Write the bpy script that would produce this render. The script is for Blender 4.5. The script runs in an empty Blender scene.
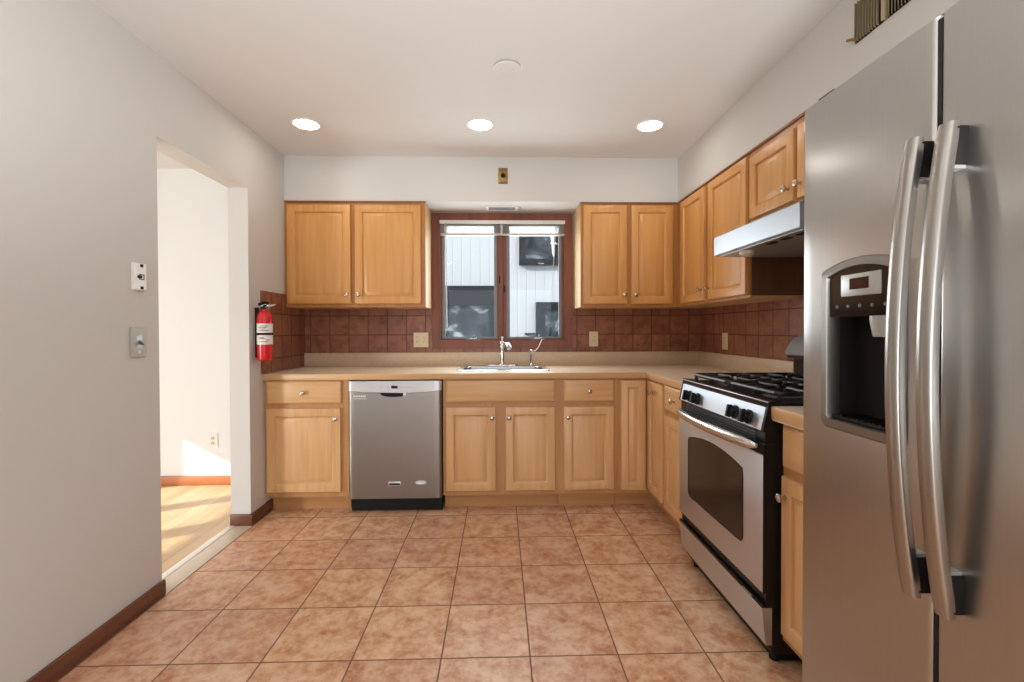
import bpy, bmesh, math, random
from mathutils import Vector, Matrix
random.seed(7)
scene = bpy.context.scene
COL = scene.collection

# ------------------------------------------------------------------ camera
F_PX, YAW, PITCH, ROLL, CY, CAM_H = 461.55, 0.0274, 0.0118, -0.0030, 334.76, 1.2029
cam_data = bpy.data.cameras.new('camera')
cam = bpy.data.objects.new('camera', cam_data)
COL.objects.link(cam)
cam_data.sensor_fit = 'HORIZONTAL'
cam_data.sensor_width = 36.0
cam_data.lens = F_PX / 1024.0 * 36.0
cam_data.shift_x = 0.0
cam_data.shift_y = -(341.0 - CY) / 1024.0
cam_data.clip_start = 0.02
fwd = Vector((math.sin(YAW) * math.cos(PITCH), math.cos(YAW) * math.cos(PITCH), -math.sin(PITCH)))
rgt = Vector((math.cos(YAW), -math.sin(YAW), 0.0))
up = rgt.cross(fwd)
cr, sr = math.cos(ROLL), math.sin(ROLL)
r2 = rgt * cr + up * sr
u2 = up * cr - rgt * sr
cam.matrix_world = Matrix(((r2.x, u2.x, -fwd.x, 0.0), (r2.y, u2.y, -fwd.y, 0.0), (r2.z, u2.z, -fwd.z, CAM_H), (0, 0, 0, 1)))
scene.camera = cam

# ------------------------------------------------------------------ light and exposure
SUN_STRENGTH = 7.0
SKY_STRENGTH = 3.2
LAMP_STRENGTH = 34.0
ROOM_FILL = 25.0
UP_FILL = 200.0
HALL_FILL = 150.0
scene.view_settings.view_transform = 'Standard'
scene.view_settings.look = 'None'
scene.view_settings.gamma = 1.0
scene.view_settings.use_curve_mapping = False
scene.view_settings.exposure = 0.10
world = bpy.data.worlds.new('sky')
scene.world = world
world.use_nodes = True
wn = world.node_tree
wn.nodes['Background'].inputs['Color'].default_value = (0.86, 0.93, 1.0, 1)
wn.nodes['Background'].inputs['Strength'].default_value = SKY_STRENGTH
sun_data = bpy.data.lights.new('sun', 'SUN')
sun_data.energy = SUN_STRENGTH
sun_data.color = (1.0, 0.93, 0.82)
sun_data.angle = math.radians(0.6)
sun = bpy.data.objects.new('sun', sun_data)
COL.objects.link(sun)
sun.location = (-12, -6, 8)
sun.rotation_euler = Vector((1.0, 0.5, -0.54)).to_track_quat('-Z', 'Y').to_euler()
room = bpy.data.lights.new('room_fill', 'POINT')      # added fill lamp, unseen behind the camera
room.energy = ROOM_FILL
room.color = (0.90, 0.96, 1.0)
room.shadow_soft_size = 0.25
room_o = bpy.data.objects.new('room_fill', room)
COL.objects.link(room_o)
room_o.location = (-0.3, -1.7, 0.60)
upl = bpy.data.lights.new('up_fill', 'SPOT')           # unseen spot added behind the camera to brighten the ceiling
upl.energy = UP_FILL
upl.color = (0.95, 0.98, 1.0)
upl.shadow_soft_size = 0.15
upl.spot_size = math.radians(164)
upl.spot_blend = 0.35
upl_o = bpy.data.objects.new('up_fill', upl)
COL.objects.link(upl_o)
upl_o.location = (0.25, -0.4, 0.9)
upl_o.rotation_euler = (math.pi, 0, 0)
win_fill = bpy.data.lights.new('window_fill', 'AREA')     # added area lamp outside the window, boosting its daylight
win_fill.shape = 'RECTANGLE'
win_fill.size, win_fill.size_y = 0.98, 0.90
win_fill.energy = 24.0
win_fill.color = (0.93, 0.97, 1.0)
win_fill_o = bpy.data.objects.new('window_fill', win_fill)
COL.objects.link(win_fill_o)
win_fill_o.location = (0.028, 3.95, 1.58)
win_fill_o.rotation_euler = Vector((0, -1, 0.25)).to_track_quat('-Z', 'Z').to_euler()
hall_l = bpy.data.lights.new('hall_fill', 'POINT')    # unseen fill added to brighten the hall and doorway
hall_l.energy = HALL_FILL
hall_l.color = (0.92, 0.97, 1.0)
hall_l.shadow_soft_size = 0.25
hall_o = bpy.data.objects.new('hall_fill', hall_l)
COL.objects.link(hall_o)
hall_o.location = (-3.5, 0.55, 0.75)
scene.cycles.max_bounces = 10
scene.cycles.diffuse_bounces = 6
scene.cycles.sample_clamp_indirect = 8.0

# ------------------------------------------------------------------ key dimensions (metres)
XL, YW, YU = -1.535, 3.673, 3.356          # left wall, back wall, face of upper cabinets
XRU, XRC, XRW = 1.310, 0.973, 1.624        # face of right uppers, counter edge, right wall
YC, H = 3.030, 2.449                       # counter edge, ceiling
ZUB, ZUT, ZC, ZS = 1.365, 2.129, 0.916, 1.022
YB = YC + 0.025                            # base cabinet face
XB = XRC + 0.025
DT = 0.020                                 # door thickness
YR = -2.60                                 # rear wall of the kitchen


# ------------------------------------------------------------------ material helpers
def s2l(r, g, b):
    def c(v):
        v /= 255.0
        return v / 12.92 if v <= 0.04045 else ((v + 0.055) / 1.055) ** 2.4
    return (c(r), c(g), c(b), 1.0)


def new_mat(name):
    m = bpy.data.materials.new(name)
    m.use_nodes = True
    nt = m.node_tree
    return m, nt, nt.nodes['Principled BSDF']


def N(nt, kind, **kw):
    n = nt.nodes.new(kind)
    for k, v in kw.items():
        if k.startswith('i_'):
            n.inputs[k[2:]].default_value = v
        else:
            setattr(n, k, v)
    return n


def L(nt, a, b):
    nt.links.new(a, b)


def math_node(nt, op, a, b=None, c=None):
    n = nt.nodes.new('ShaderNodeMath')
    n.operation = op
    for i, v in enumerate((a, b, c)):
        if v is None:
            continue
        if isinstance(v, (int, float)):
            n.inputs[i].default_value = v
        else:
            nt.links.new(v, n.inputs[i])
    return n.outputs[0]


def ramp(nt, fac, stops):
    n = nt.nodes.new('ShaderNodeValToRGB')
    el = n.color_ramp.elements
    while len(el) < len(stops):
        el.new(0.5)
    for e, (p, c) in zip(el, stops):
        e.position = p
        e.color = c
    nt.links.new(fac, n.inputs[0])
    return n.outputs[0]


def mix_col(nt, fac, a, b, blend='MIX'):
    n = nt.nodes.new('ShaderNodeMix')
    n.data_type = 'RGBA'
    n.blend_type = blend
    for sock, v in ((n.inputs[0], fac), (n.inputs[6], a), (n.inputs[7], b)):
        if isinstance(v, (int, float, tuple)):
            sock.default_value = v
        else:
            nt.links.new(v, sock)
    return n.outputs[2]


def plain(name, rgb, rough=0.5, metal=0.0, bump=0.0, bump_scale=200.0, vary=0.04, spec=0.5):
    m, nt, b = new_mat(name)
    tc = N(nt, 'ShaderNodeTexCoord')
    nz = N(nt, 'ShaderNodeTexNoise', i_Scale=bump_scale, i_Detail=3.0)
    L(nt, tc.outputs['Object'], nz.inputs['Vector'])
    base = s2l(*rgb)
    d = tuple(max(0.0, v * (1 - vary)) for v in base[:3]) + (1,)
    l = tuple(min(1.0, v * (1 + vary)) for v in base[:3]) + (1,)
    L(nt, ramp(nt, nz.outputs['Fac'], [(0.3, d), (0.7, l)]), b.inputs['Base Color'])
    b.inputs['Roughness'].default_value = rough
    b.inputs['Metallic'].default_value = metal
    b.inputs['Specular IOR Level'].default_value = spec
    if bump:
        bp = N(nt, 'ShaderNodeBump', i_Strength=bump, i_Distance=0.002)
        L(nt, nz.outputs['Fac'], bp.inputs['Height'])
        L(nt, bp.outputs['Normal'], b.inputs['Normal'])
    return m


def wood(name, dark, light, axis='z', rough=0.36, fine=38.0, contrast=1.0):
    """fine-grained wood, the grain running along one axis of the object"""
    m, nt, b = new_mat(name)
    tc = N(nt, 'ShaderNodeTexCoord')
    oi = N(nt, 'ShaderNodeObjectInfo')
    off = N(nt, 'ShaderNodeVectorMath', operation='SCALE')
    off.inputs[0].default_value = (7.0, 13.0, 5.0)
    L(nt, oi.outputs['Random'], off.inputs['Scale'])
    add = N(nt, 'ShaderNodeVectorMath', operation='ADD')
    L(nt, tc.outputs['Object'], add.inputs[0])
    L(nt, off.outputs[0], add.inputs[1])
    mp = N(nt, 'ShaderNodeMapping')
    sc = [fine, fine, fine]
    sc['xyz'.index(axis)] = fine * 0.05
    mp.inputs['Scale'].default_value = sc
    L(nt, add.outputs[0], mp.inputs['Vector'])
    n1 = N(nt, 'ShaderNodeTexNoise', i_Scale=1.0, i_Detail=5.0, i_Roughness=0.6, i_Distortion=0.6)
    L(nt, mp.outputs[0], n1.inputs['Vector'])
    mp2 = N(nt, 'ShaderNodeMapping')
    sc2 = [6.0, 6.0, 6.0]
    sc2['xyz'.index(axis)] = 1.2
    mp2.inputs['Scale'].default_value = sc2
    L(nt, add.outputs[0], mp2.inputs['Vector'])
    n2 = N(nt, 'ShaderNodeTexNoise', i_Scale=1.0, i_Detail=2.0)
    L(nt, mp2.outputs[0], n2.inputs['Vector'])
    f = math_node(nt, 'MULTIPLY_ADD', n1.outputs['Fac'], 0.55, math_node(nt, 'MULTIPLY', n2.outputs['Fac'], 0.45))
    lo, hi = 0.5 - 0.22 / contrast, 0.5 + 0.22 / contrast
    L(nt, ramp(nt, f, [(lo, s2l(*dark)), (hi, s2l(*light))]), b.inputs['Base Color'])
    b.inputs['Roughness'].default_value = rough
    return m


def stainless(name, rgb=(186, 182, 176), rough=0.27, aniso=0.6, axis='z'):
    m, nt, b = new_mat(name)
    tc = N(nt, 'ShaderNodeTexCoord')
    mp = N(nt, 'ShaderNodeMapping')
    sc = [420.0, 420.0, 420.0]
    sc['xyz'.index(axis)] = 3.0
    mp.inputs['Scale'].default_value = sc
    L(nt, tc.outputs['Object'], mp.inputs['Vector'])
    nz = N(nt, 'ShaderNodeTexNoise', i_Scale=1.0, i_Detail=3.0)
    L(nt, mp.outputs[0], nz.inputs['Vector'])
    c = s2l(*rgb)
    d = tuple(v * 0.97 for v in c[:3]) + (1,)
    l = tuple(min(1, v * 1.02) for v in c[:3]) + (1,)
    L(nt, ramp(nt, nz.outputs['Fac'], [(0.3, d), (0.7, l)]), b.inputs['Base Color'])
    b.inputs['Metallic'].default_value = 1.0
    b.inputs['Roughness'].default_value = rough
    b.inputs['Anisotropic'].default_value = aniso
    if aniso:
        tg = N(nt, 'ShaderNodeTangent', direction_type='RADIAL', axis=axis.upper())
        L(nt, tg.outputs[0], b.inputs['Tangent'])
    return m


def grid_dist(nt, coord, origin, pitch):
    """0 at a grout line, .5 in the middle of a tile; also the tile index"""
    q = math_node(nt, 'DIVIDE', math_node(nt, 'SUBTRACT', coord, origin), pitch)
    fr = math_node(nt, 'FRACT', q)
    return math_node(nt, 'SUBTRACT', 0.5, math_node(nt, 'ABSOLUTE', math_node(nt, 'SUBTRACT', fr, 0.5))), math_node(nt, 'FLOOR', q)


def tile_material(name, ax_u, ou, ax_v, ov, pitch, grout_w, grout, dark, mid, light, noise_scale, rough, rough_grout=0.8, bump=0.5, per_tile=0.18):
    m, nt, b = new_mat(name)
    tc = N(nt, 'ShaderNodeTexCoord')
    sp = N(nt, 'ShaderNodeSeparateXYZ')
    L(nt, tc.outputs['Object'], sp.inputs[0])
    du, iu = grid_dist(nt, sp.outputs[ax_u.upper()], ou, pitch)
    dv, iv = grid_dist(nt, sp.outputs[ax_v.upper()], ov, pitch)
    dmin = math_node(nt, 'MINIMUM', du, dv)
    half = grout_w / pitch / 2
    mr = N(nt, 'ShaderNodeMapRange')
    mr.inputs['From Min'].default_value = half * 0.7
    mr.inputs['From Max'].default_value = half * 1.5
    L(nt, dmin, mr.inputs['Value'])
    istile = mr.outputs[0]
    cid = N(nt, 'ShaderNodeCombineXYZ')
    L(nt, iu, cid.inputs[0]); L(nt, iv, cid.inputs[1])
    wnz = N(nt, 'ShaderNodeTexWhiteNoise', noise_dimensions='3D')
    L(nt, cid.outputs[0], wnz.inputs['Vector'])
    # each tile carries its own piece of the mottled glaze
    offs = N(nt, 'ShaderNodeVectorMath', operation='SCALE', i_Scale=19.0)
    L(nt, wnz.outputs['Color'], offs.inputs[0])
    ad = N(nt, 'ShaderNodeVectorMath', operation='ADD')
    L(nt, tc.outputs['Object'], ad.inputs[0]); L(nt, offs.outputs[0], ad.inputs[1])
    n1 = N(nt, 'ShaderNodeTexNoise', i_Scale=noise_scale, i_Detail=9.0, i_Roughness=0.68, i_Distortion=0.25)
    L(nt, ad.outputs[0], n1.inputs['Vector'])
    n2 = N(nt, 'ShaderNodeTexNoise', i_Scale=noise_scale * 2.6, i_Detail=6.0, i_Roughness=0.72)
    L(nt, ad.outputs[0], n2.inputs['Vector'])
    c = ramp(nt, n1.outputs['Fac'], [(0.37, s2l(*dark)), (0.5, s2l(*mid)), (0.63, s2l(*light))])
    c = mix_col(nt, ramp(nt, n2.outputs['Fac'], [(0.42, (0, 0, 0, 1)), (0.66, (0.75, 0.75, 0.75, 1))]), c, s2l(*light))
    tint = N(nt, 'ShaderNodeHueSaturation')
    L(nt, c, tint.inputs['Color'])
    L(nt, math_node(nt, 'MULTIPLY_ADD', wnz.outputs['Value'], per_tile * 2, 1.0 - per_tile), tint.inputs['Value'])
    L(nt, math_node(nt, 'MULTIPLY_ADD', wnz.outputs['Value'], 0.012, 0.495), tint.inputs['Hue'])
    c = mix_col(nt, istile, s2l(*grout), tint.outputs[0])
    L(nt, c, b.inputs['Base Color'])
    rr = math_node(nt, 'MULTIPLY_ADD', n2.outputs['Fac'], 0.16, rough - 0.08)
    L(nt, math_node(nt, 'MULTIPLY_ADD', math_node(nt, 'SUBTRACT', 1.0, istile), rough_grout - rough, rr), b.inputs['Roughness'])
    hgt = math_node(nt, 'MULTIPLY_ADD', n1.outputs['Fac'], 0.25, istile)
    bp = N(nt, 'ShaderNodeBump', i_Strength=bump, i_Distance=0.003)
    L(nt, hgt, bp.inputs['Height'])
    L(nt, bp.outputs['Normal'], b.inputs['Normal'])
    return m


def pane_material(name, tint, gloss=0.08, rough=0.0):
    m, nt, b = new_mat(name)
    nt.nodes.remove(b)
    out = nt.nodes['Material Output']
    tr = N(nt, 'ShaderNodeBsdfTransparent')
    tr.inputs[0].default_value = tint
    gl = N(nt, 'ShaderNodeBsdfGlossy')
    gl.inputs['Roughness'].default_value = rough
    mx = N(nt, 'ShaderNodeMixShader')
    mx.inputs[0].default_value = gloss
    L(nt, tr.outputs[0], mx.inputs[1]); L(nt, gl.outputs[0], mx.inputs[2])
    L(nt, mx.outputs[0], out.inputs[0])
    return m


def emitter(name, rgb, strength):
    m, nt, b = new_mat(name)
    b.inputs['Base Color'].default_value = (0.9, 0.9, 0.9, 1)
    b.inputs['Emission Color'].default_value = rgb
    b.inputs['Emission Strength'].default_value = strength
    return m


MAPLE_D, MAPLE_L = (195, 147, 96), (223, 181, 130)
HONEY_D, HONEY_L = (191, 134, 72), (219, 165, 98)
M = {
    'wall': plain('wall_paint', (202, 200, 196), 0.7, bump=0.08, bump_scale=320, vary=0.01),
    'ceiling': plain('ceiling_paint', (216, 215, 213), 0.8, bump=0.06, bump_scale=320, vary=0.01),
    'hall': plain('hall_paint', (222, 224, 225), 0.75, vary=0.01),
    'maple_v': wood('maple_vertical', MAPLE_D, MAPLE_L, 'z'),
    'maple_x': wood('maple_along_x', MAPLE_D, MAPLE_L, 'x'),
    'maple_y': wood('maple_along_y', MAPLE_D, MAPLE_L, 'y'),
    'shaded_frame_v': wood('shaded_frame_maple', (166, 116, 68), (196, 148, 96), 'z'),  # face frame maple, darkened to carry the shade between doors
    'shaded_honey_frame': wood('shaded_honey_maple', (156, 102, 50), (186, 130, 70), 'z'),  # honey maple with the shade between upper doors mixed in
    'shaded_kick_x': wood('shaded_kick_maple_x', (166, 116, 68), (196, 148, 96), 'x'),  # toe kick maple, darkened for the shade under the cabinets
    'shaded_kick_y': wood('shaded_kick_maple_y', (166, 116, 68), (196, 148, 96), 'y'),
    'honey_v': wood('honey_maple_vertical', HONEY_D, HONEY_L, 'z'),
    'moulding': wood('brown_moulding', (118, 76, 44), (150, 100, 60), 'x'),
    'maple_side': wood('maple_side_panel', (196, 158, 112), (214, 180, 136), 'z'),
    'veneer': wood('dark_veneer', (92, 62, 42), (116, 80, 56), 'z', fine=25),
    'mahogany': wood('mahogany_trim_x', (96, 46, 24), (140, 76, 44), 'x', 0.4, 30),
    'mahogany_z': wood('mahogany_trim_z', (96, 46, 24), (140, 76, 44), 'z', 0.4, 30),
    'skirting': wood('stained_skirting', (84, 47, 31), (118, 70, 46), 'y', 0.4, 30),
    'hall_skirting': wood('hall_skirting', (160, 98, 58), (190, 124, 78), 'x', 0.4, 30),
    'laminate': plain('beige_laminate', (232, 212, 186), 0.26, bump_scale=120, vary=0.05),
    'laminate_curb': plain('laminate_curb', (196, 172, 142), 0.38, bump_scale=60, vary=0.06),
    'edge_x': wood('edge_band_x', (190, 148, 98), (214, 172, 122), 'x', 0.38),
    'edge_y': wood('edge_band_y', (190, 148, 98), (214, 172, 122), 'y', 0.38),
    'steel_v': stainless('brushed_steel_vertical', (176, 174, 171), 0.29, 0.5, 'z'),
    'steel_dark': stainless('brushed_steel_dishwasher', (150, 146, 142), 0.34, 0.4, 'z'),
    'steel_y': stainless('brushed_steel_along_y', (210, 216, 226), 0.40, 0.3, 'y'),
    'steel_soft': stainless('satin_steel', (164, 160, 154), 0.30, 0.0),
    'bronze_trim': stainless('dispenser_trim', (140, 136, 130), 0.42, 0.0),
    'guard_grey': plain('backguard_grey', (138, 141, 147), 0.22),
    'sink_steel': stainless('sink_steel', (200, 200, 200), 0.22, 0.0),
    'chrome': stainless('chrome', (225, 225, 225), 0.07, 0.0),
    'nickel': stainless('satin_nickel', (196, 186, 170), 0.24, 0.0),
    'brass': stainless('aged_brass', (150, 118, 66), 0.35, 0.0),
    'black': plain('black_enamel', (16, 16, 17), 0.30, vary=0.1, spec=0.3),
    'black_matte': plain('black_matte', (18, 17, 16), 0.65, vary=0.15, spec=0.25),
    'iron': plain('cast_iron', (26, 26, 27), 0.42, bump=0.2, bump_scale=500, vary=0.2),
    'grey_plastic': plain('grey_plastic', (84, 83, 81), 0.4),
    'silver_plastic': plain('silver_plastic', (176, 176, 175), 0.35, metal=0.5),
    'dark_glass': plain('dark_glass', (22, 20, 19), 0.05, vary=0.1),
    'panel_silver': plain('panel_silver', (206, 208, 212), 0.3, metal=0.35),
    'white': plain('white_enamel', (232, 231, 228), 0.35, vary=0.01),
    'almond': plain('almond_plastic', (206, 190, 152), 0.4, vary=0.02),
    'hood_lamp': plain('frosted_lens', (214, 208, 196), 0.4),
    'red': plain('red_paint', (196, 26, 34), 0.25, vary=0.03),
    'label': plain('white_label', (222, 218, 214), 0.5, vary=0.03),
    'label_ink': plain('label_ink', (70, 66, 66), 0.6),
    'vent_paint': plain('vent_paint', (176, 160, 130), 0.5),
    'void': plain('dark_void', (12, 11, 10), 0.8),
    'lcd': plain('lcd', (46, 20, 22), 0.15),
    'aluminium': stainless('aluminium', (150, 154, 160), 0.4, 0.0),
    'screen_grey': plain('screen_grey', (118, 120, 126), 0.45),
    'handle_bright': stainless('polished_handle', (208, 206, 203), 0.26, 0.0),
    'switch_plate': plain('switch_plate', (168, 165, 156), 0.45, metal=0.3),
    'hood_steel': stainless('hood_steel', (176, 181, 188), 0.42, 0.3, 'y'),
    'marble': plain('stone_saddle', (206, 190, 172), 0.35, bump_scale=14, vary=0.06),
    'metal_strip': plain('white_strip', (236, 232, 224), 0.3),
    'pane': pane_material('window_pane', (0.94, 0.97, 0.97, 1), 0.016),
    'oven_glass': plain('oven_glass', (30, 27, 26), 0.12, vary=0.2, bump_scale=60),
    'siding': None,
    'ext_frame': plain('grey_window_frame', (24, 27, 33), 0.6, spec=0.08),
    'ext_glass': None,
    'lamp': emitter('lamp_disc', (1.0, 0.93, 0.84, 1), LAMP_STRENGTH),
    'blind': plain('blind_slats', (196, 194, 186), 0.35, vary=0.03),
    'cord': plain('cord', (200, 198, 190), 0.6),
    'ground': plain('gravel', (120, 116, 108), 0.9, bump=0.4, bump_scale=20, vary=0.2),
    'render': plain('house_render', (190, 186, 180), 0.9),
    'floor': tile_material('terracotta_floor_tile', 'x', -1.1929, 'y', 2.6566, 0.3255, 0.0052, (116, 84, 64),
                           (172, 107, 72), (194, 145, 109), (217, 182, 153), 11.0, 0.40, bump=0.35, per_tile=0.07),
    'splash_b': tile_material('red_wall_tile_back', 'x', -1.482, 'z', 1.012, 0.150, 0.005, (78, 45, 31),
                              (110, 62, 42), (132, 78, 54), (150, 97, 70), 9.0, 0.34, bump=0.4, per_tile=0.10),
    'splash_s': tile_material('red_wall_tile_side', 'y', 2.98, 'z', 1.012, 0.150, 0.005, (78, 45, 31),
                              (110, 62, 42), (132, 78, 54), (150, 97, 70), 9.0, 0.34, bump=0.4, per_tile=0.10),
}


def siding_material():
    m, nt, b = new_mat('white_siding')
    tc = N(nt, 'ShaderNodeTexCoord')
    sp = N(nt, 'ShaderNodeSeparateXYZ')
    L(nt, tc.outputs['Object'], sp.inputs[0])
    d, i = grid_dist(nt, sp.outputs['X'], 0.0, 0.16)
    mr = N(nt, 'ShaderNodeMapRange')
    mr.inputs['From Min'].default_value = 0.0
    mr.inputs['From Max'].default_value = 0.06
    L(nt, d, mr.inputs['Value'])
    L(nt, mix_col(nt, mr.outputs[0], s2l(155, 158, 165), s2l(160, 162, 169)), b.inputs['Base Color'])
    bp = N(nt, 'ShaderNodeBump', i_Strength=0.5, i_Distance=0.01)
    L(nt, mr.outputs[0], bp.inputs['Height'])
    L(nt, bp.outputs['Normal'], b.inputs['Normal'])
    b.inputs['Roughness'].default_value = 0.7
    return m


def painted_reflection_pane():
    m, nt, b = new_mat('outside_window_glass')
    tc = N(nt, 'ShaderNodeTexCoord')
    nz = N(nt, 'ShaderNodeTexNoise', i_Scale=2.6, i_Detail=5.0, i_Distortion=1.2)
    L(nt, tc.outputs['Object'], nz.inputs['Vector'])
    L(nt, ramp(nt, nz.outputs['Fac'], [(0.36, s2l(26, 29, 34)), (0.54, s2l(62, 68, 76)), (0.64, s2l(140, 146, 150))]), b.inputs['Base Color'])  # mottled reflections painted into the pane colour
    b.inputs['Roughness'].default_value = 0.12
    b.inputs['Specular IOR Level'].default_value = 0.12
    return m


def hall_floor_material():
    m, nt, b = new_mat('light_oak_boards')
    tc = N(nt, 'ShaderNodeTexCoord')
    sp = N(nt, 'ShaderNodeSeparateXYZ')
    L(nt, tc.outputs['Object'], sp.inputs[0])
    d, i = grid_dist(nt, sp.outputs['X'], 0.0, 0.083)
    wnz = N(nt, 'ShaderNodeTexWhiteNoise', noise_dimensions='1D')
    L(nt, i, wnz.inputs['W'])
    mp = N(nt, 'ShaderNodeMapping')
    mp.inputs['Scale'].default_value = (40, 2, 1)
    L(nt, tc.outputs['Object'], mp.inputs['Vector'])
    nz = N(nt, 'ShaderNodeTexNoise', i_Scale=1.0, i_Detail=4.0, i_Distortion=0.5)
    L(nt, mp.outputs[0], nz.inputs['Vector'])
    f = math_node(nt, 'MULTIPLY_ADD', nz.outputs['Fac'], 0.6, math_node(nt, 'MULTIPLY', wnz.outputs['Value'], 0.4))
    c = ramp(nt, f, [(0.25, s2l(192, 160, 122)), (0.75, s2l(220, 190, 152))])
    mr = N(nt, 'ShaderNodeMapRange')
    mr.inputs['From Max'].default_value = 0.02
    L(nt, d, mr.inputs['Value'])
    L(nt, mix_col(nt, mr.outputs[0], s2l(140, 104, 70), c), b.inputs['Base Color'])
    b.inputs['Roughness'].default_value = 0.32
    return m


M['siding'] = siding_material()
M['ext_glass'] = painted_reflection_pane()
M['hall_floor'] = hall_floor_material()


# ------------------------------------------------------------------ mesh helpers
class MB:
    def __init__(self):
        self.bm = bmesh.new()

    def face(self, pts):
        vs = [self.bm.verts.new(p) for p in pts]
        return self.bm.faces.new(vs)

    def box(self, x0, x1, y0, y1, z0, z1, bevel=0.0, seg=2):
        r = bmesh.ops.create_cube(self.bm, size=1.0)
        vs = r['verts']
        for v in vs:
            v.co = Vector(((x0 + x1) / 2 + v.co.x * (x1 - x0), (y0 + y1) / 2 + v.co.y * (y1 - y0), (z0 + z1) / 2 + v.co.z * (z1 - z0)))
        if bevel > 0:
            es = list({e for v in vs for e in v.link_edges})
            bmesh.ops.bevel(self.bm, geom=es, offset=bevel, segments=seg, profile=0.5, affect='EDGES')
        return self

    def loops(self, rings, close=True, cap0=True, cap1=True):
        """bridge a list of rings of equal length"""
        vr = [[self.bm.verts.new(p) for p in r] for r in rings]
        n = len(vr[0])
        for a, b in zip(vr[:-1], vr[1:]):
            rng = range(n) if close else range(n - 1)
            for i in rng:
                j = (i + 1) % n
                self.bm.faces.new((a[i], a[j], b[j], b[i]))
        if cap0:
            self.bm.faces.new(list(reversed(vr[0])))
        if cap1:
            self.bm.faces.new(vr[-1])
        return self

    def lathe(self, origin, axis, profile, seg=24, cap0=True, cap1=True):
        """profile: (radius, distance along axis) pairs"""
        o = Vector(origin); a = Vector(axis).normalized()
        t = Vector((0, 0, 1)) if abs(a.z) < 0.9 else Vector((1, 0, 0))
        e1 = a.cross(t).normalized(); e2 = a.cross(e1)
        rings = []
        for r, d in profile:
            rings.append([o + a * d + (e1 * math.cos(2 * math.pi * k / seg) + e2 * math.sin(2 * math.pi * k / seg)) * max(r, 1e-5) for k in range(seg)])
        return self.loops(rings, cap0=cap0, cap1=cap1)

    def tube(self, pts, rad, seg=10):
        """round tube through a list of points; rad is a number or a list"""
        P = [Vector(p) for p in pts]
        rs = rad if isinstance(rad, (list, tuple)) else [rad] * len(P)
        rings = []
        prev = None
        for i, p in enumerate(P):
            d = (P[min(i + 1, len(P) - 1)] - P[max(i - 1, 0)]).normalized()
            if prev is None:
                t = Vector((0, 0, 1)) if abs(d.z) < 0.9 else Vector((1, 0, 0))
                e1 = d.cross(t).normalized()
            else:
                e1 = (prev - d * prev.dot(d)).normalized()
            prev = e1
            e2 = d.cross(e1)
            rings.append([p + (e1 * math.cos(2 * math.pi * k / seg) + e2 * math.sin(2 * math.pi * k / seg)) * rs[i] for k in range(seg)])
        return self.loops(rings)

    def prism(self, prof, axis, a0, a1):
        """extrude a 2D outline along an axis; prof holds the other two coordinates in xyz order"""
        def P(c, a):
            c = list(c)
            if axis == 'x': return (a, c[0], c[1])
            if axis == 'y': return (c[0], a, c[1])
            return (c[0], c[1], a)
        return self.loops([[P(c, a0) for c in prof], [P(c, a1) for c in prof]])

    def slab(self, us, vs, mask, w0, w1, order):
        """cells of a grid with thickness; order names which axes u, v, w are ('xyz' -> u=x v=y w=z)"""
        idx = ['xyz'.index(c) for c in order]
        def P(u, v, w):
            q = [0, 0, 0]
            q[idx[0]] = u; q[idx[1]] = v; q[idx[2]] = w
            return q
        nu, nv = len(us) - 1, len(vs) - 1
        on = lambda i, j: 0 <= i < nu and 0 <= j < nv and mask(i, j)
        for i in range(nu):
            for j in range(nv):
                if not on(i, j):
                    continue
                a, b, c, d = us[i], us[i + 1], vs[j], vs[j + 1]
                for w in (w0, w1):
                    self.face([P(a, c, w), P(b, c, w), P(b, d, w), P(a, d, w)])
                if not on(i - 1, j): self.face([P(a, c, w0), P(a, d, w0), P(a, d, w1), P(a, c, w1)])
                if not on(i + 1, j): self.face([P(b, c, w0), P(b, d, w0), P(b, d, w1), P(b, c, w1)])
                if not on(i, j - 1): self.face([P(a, c, w0), P(b, c, w0), P(b, c, w1), P(a, c, w1)])
                if not on(i, j + 1): self.face([P(a, d, w0), P(b, d, w0), P(b, d, w1), P(a, d, w1)])
        return self

    def build(self, name, mat, parent=None, sharp=0.6, recalc=True):
        bm = self.bm
        bmesh.ops.remove_doubles(bm, verts=bm.verts, dist=1e-6)
        if recalc:
            bmesh.ops.recalc_face_normals(bm, faces=bm.faces)
        for f in bm.faces:
            f.smooth = True
        for e in bm.edges:
            if len(e.link_faces) != 2 or e.calc_face_angle(0.0) > sharp:
                e.smooth = False
        org = Vector((0, 0, 0))
        p = parent
        while p is not None:
            org += p.location
            p = p.parent
        for v in bm.verts:
            v.co -= org
        me = bpy.data.meshes.new(name)
        bm.to_mesh(me)
        bm.free()
        me.materials.append(mat if not isinstance(mat, str) else M[mat])
        o = bpy.data.objects.new(name, me)
        COL.objects.link(o)
        o.parent = parent
        return o


def thing(name, label, cat, loc, group=None):
    o = bpy.data.objects.new(name, None)
    o.empty_display_size = 0.05
    COL.objects.link(o)
    o.location = loc
    o['label'] = label
    o['category'] = cat
    if group:
        o['group'] = group
    return o


def structure(o, label, cat):
    o['kind'] = 'structure'
    o['label'] = label
    o['category'] = cat
    return o


def face_back(u, w, n):      # a front that looks towards the camera; n grows towards the room
    return Vector((u, YB - n, w))


def planes(kind, at):
    if kind == 'back':
        return lambda u, w, n: Vector((u, at - n, w))
    return lambda u, w, n: Vector((at - n, u, w))


def rect_rings(P, u0, u1, w0, w1, prof):
    return [[P(u0 + i, w0 + i, n), P(u1 - i, w0 + i, n), P(u1 - i, w1 - i, n), P(u0 + i, w1 - i, n)] for i, n in prof]


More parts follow.
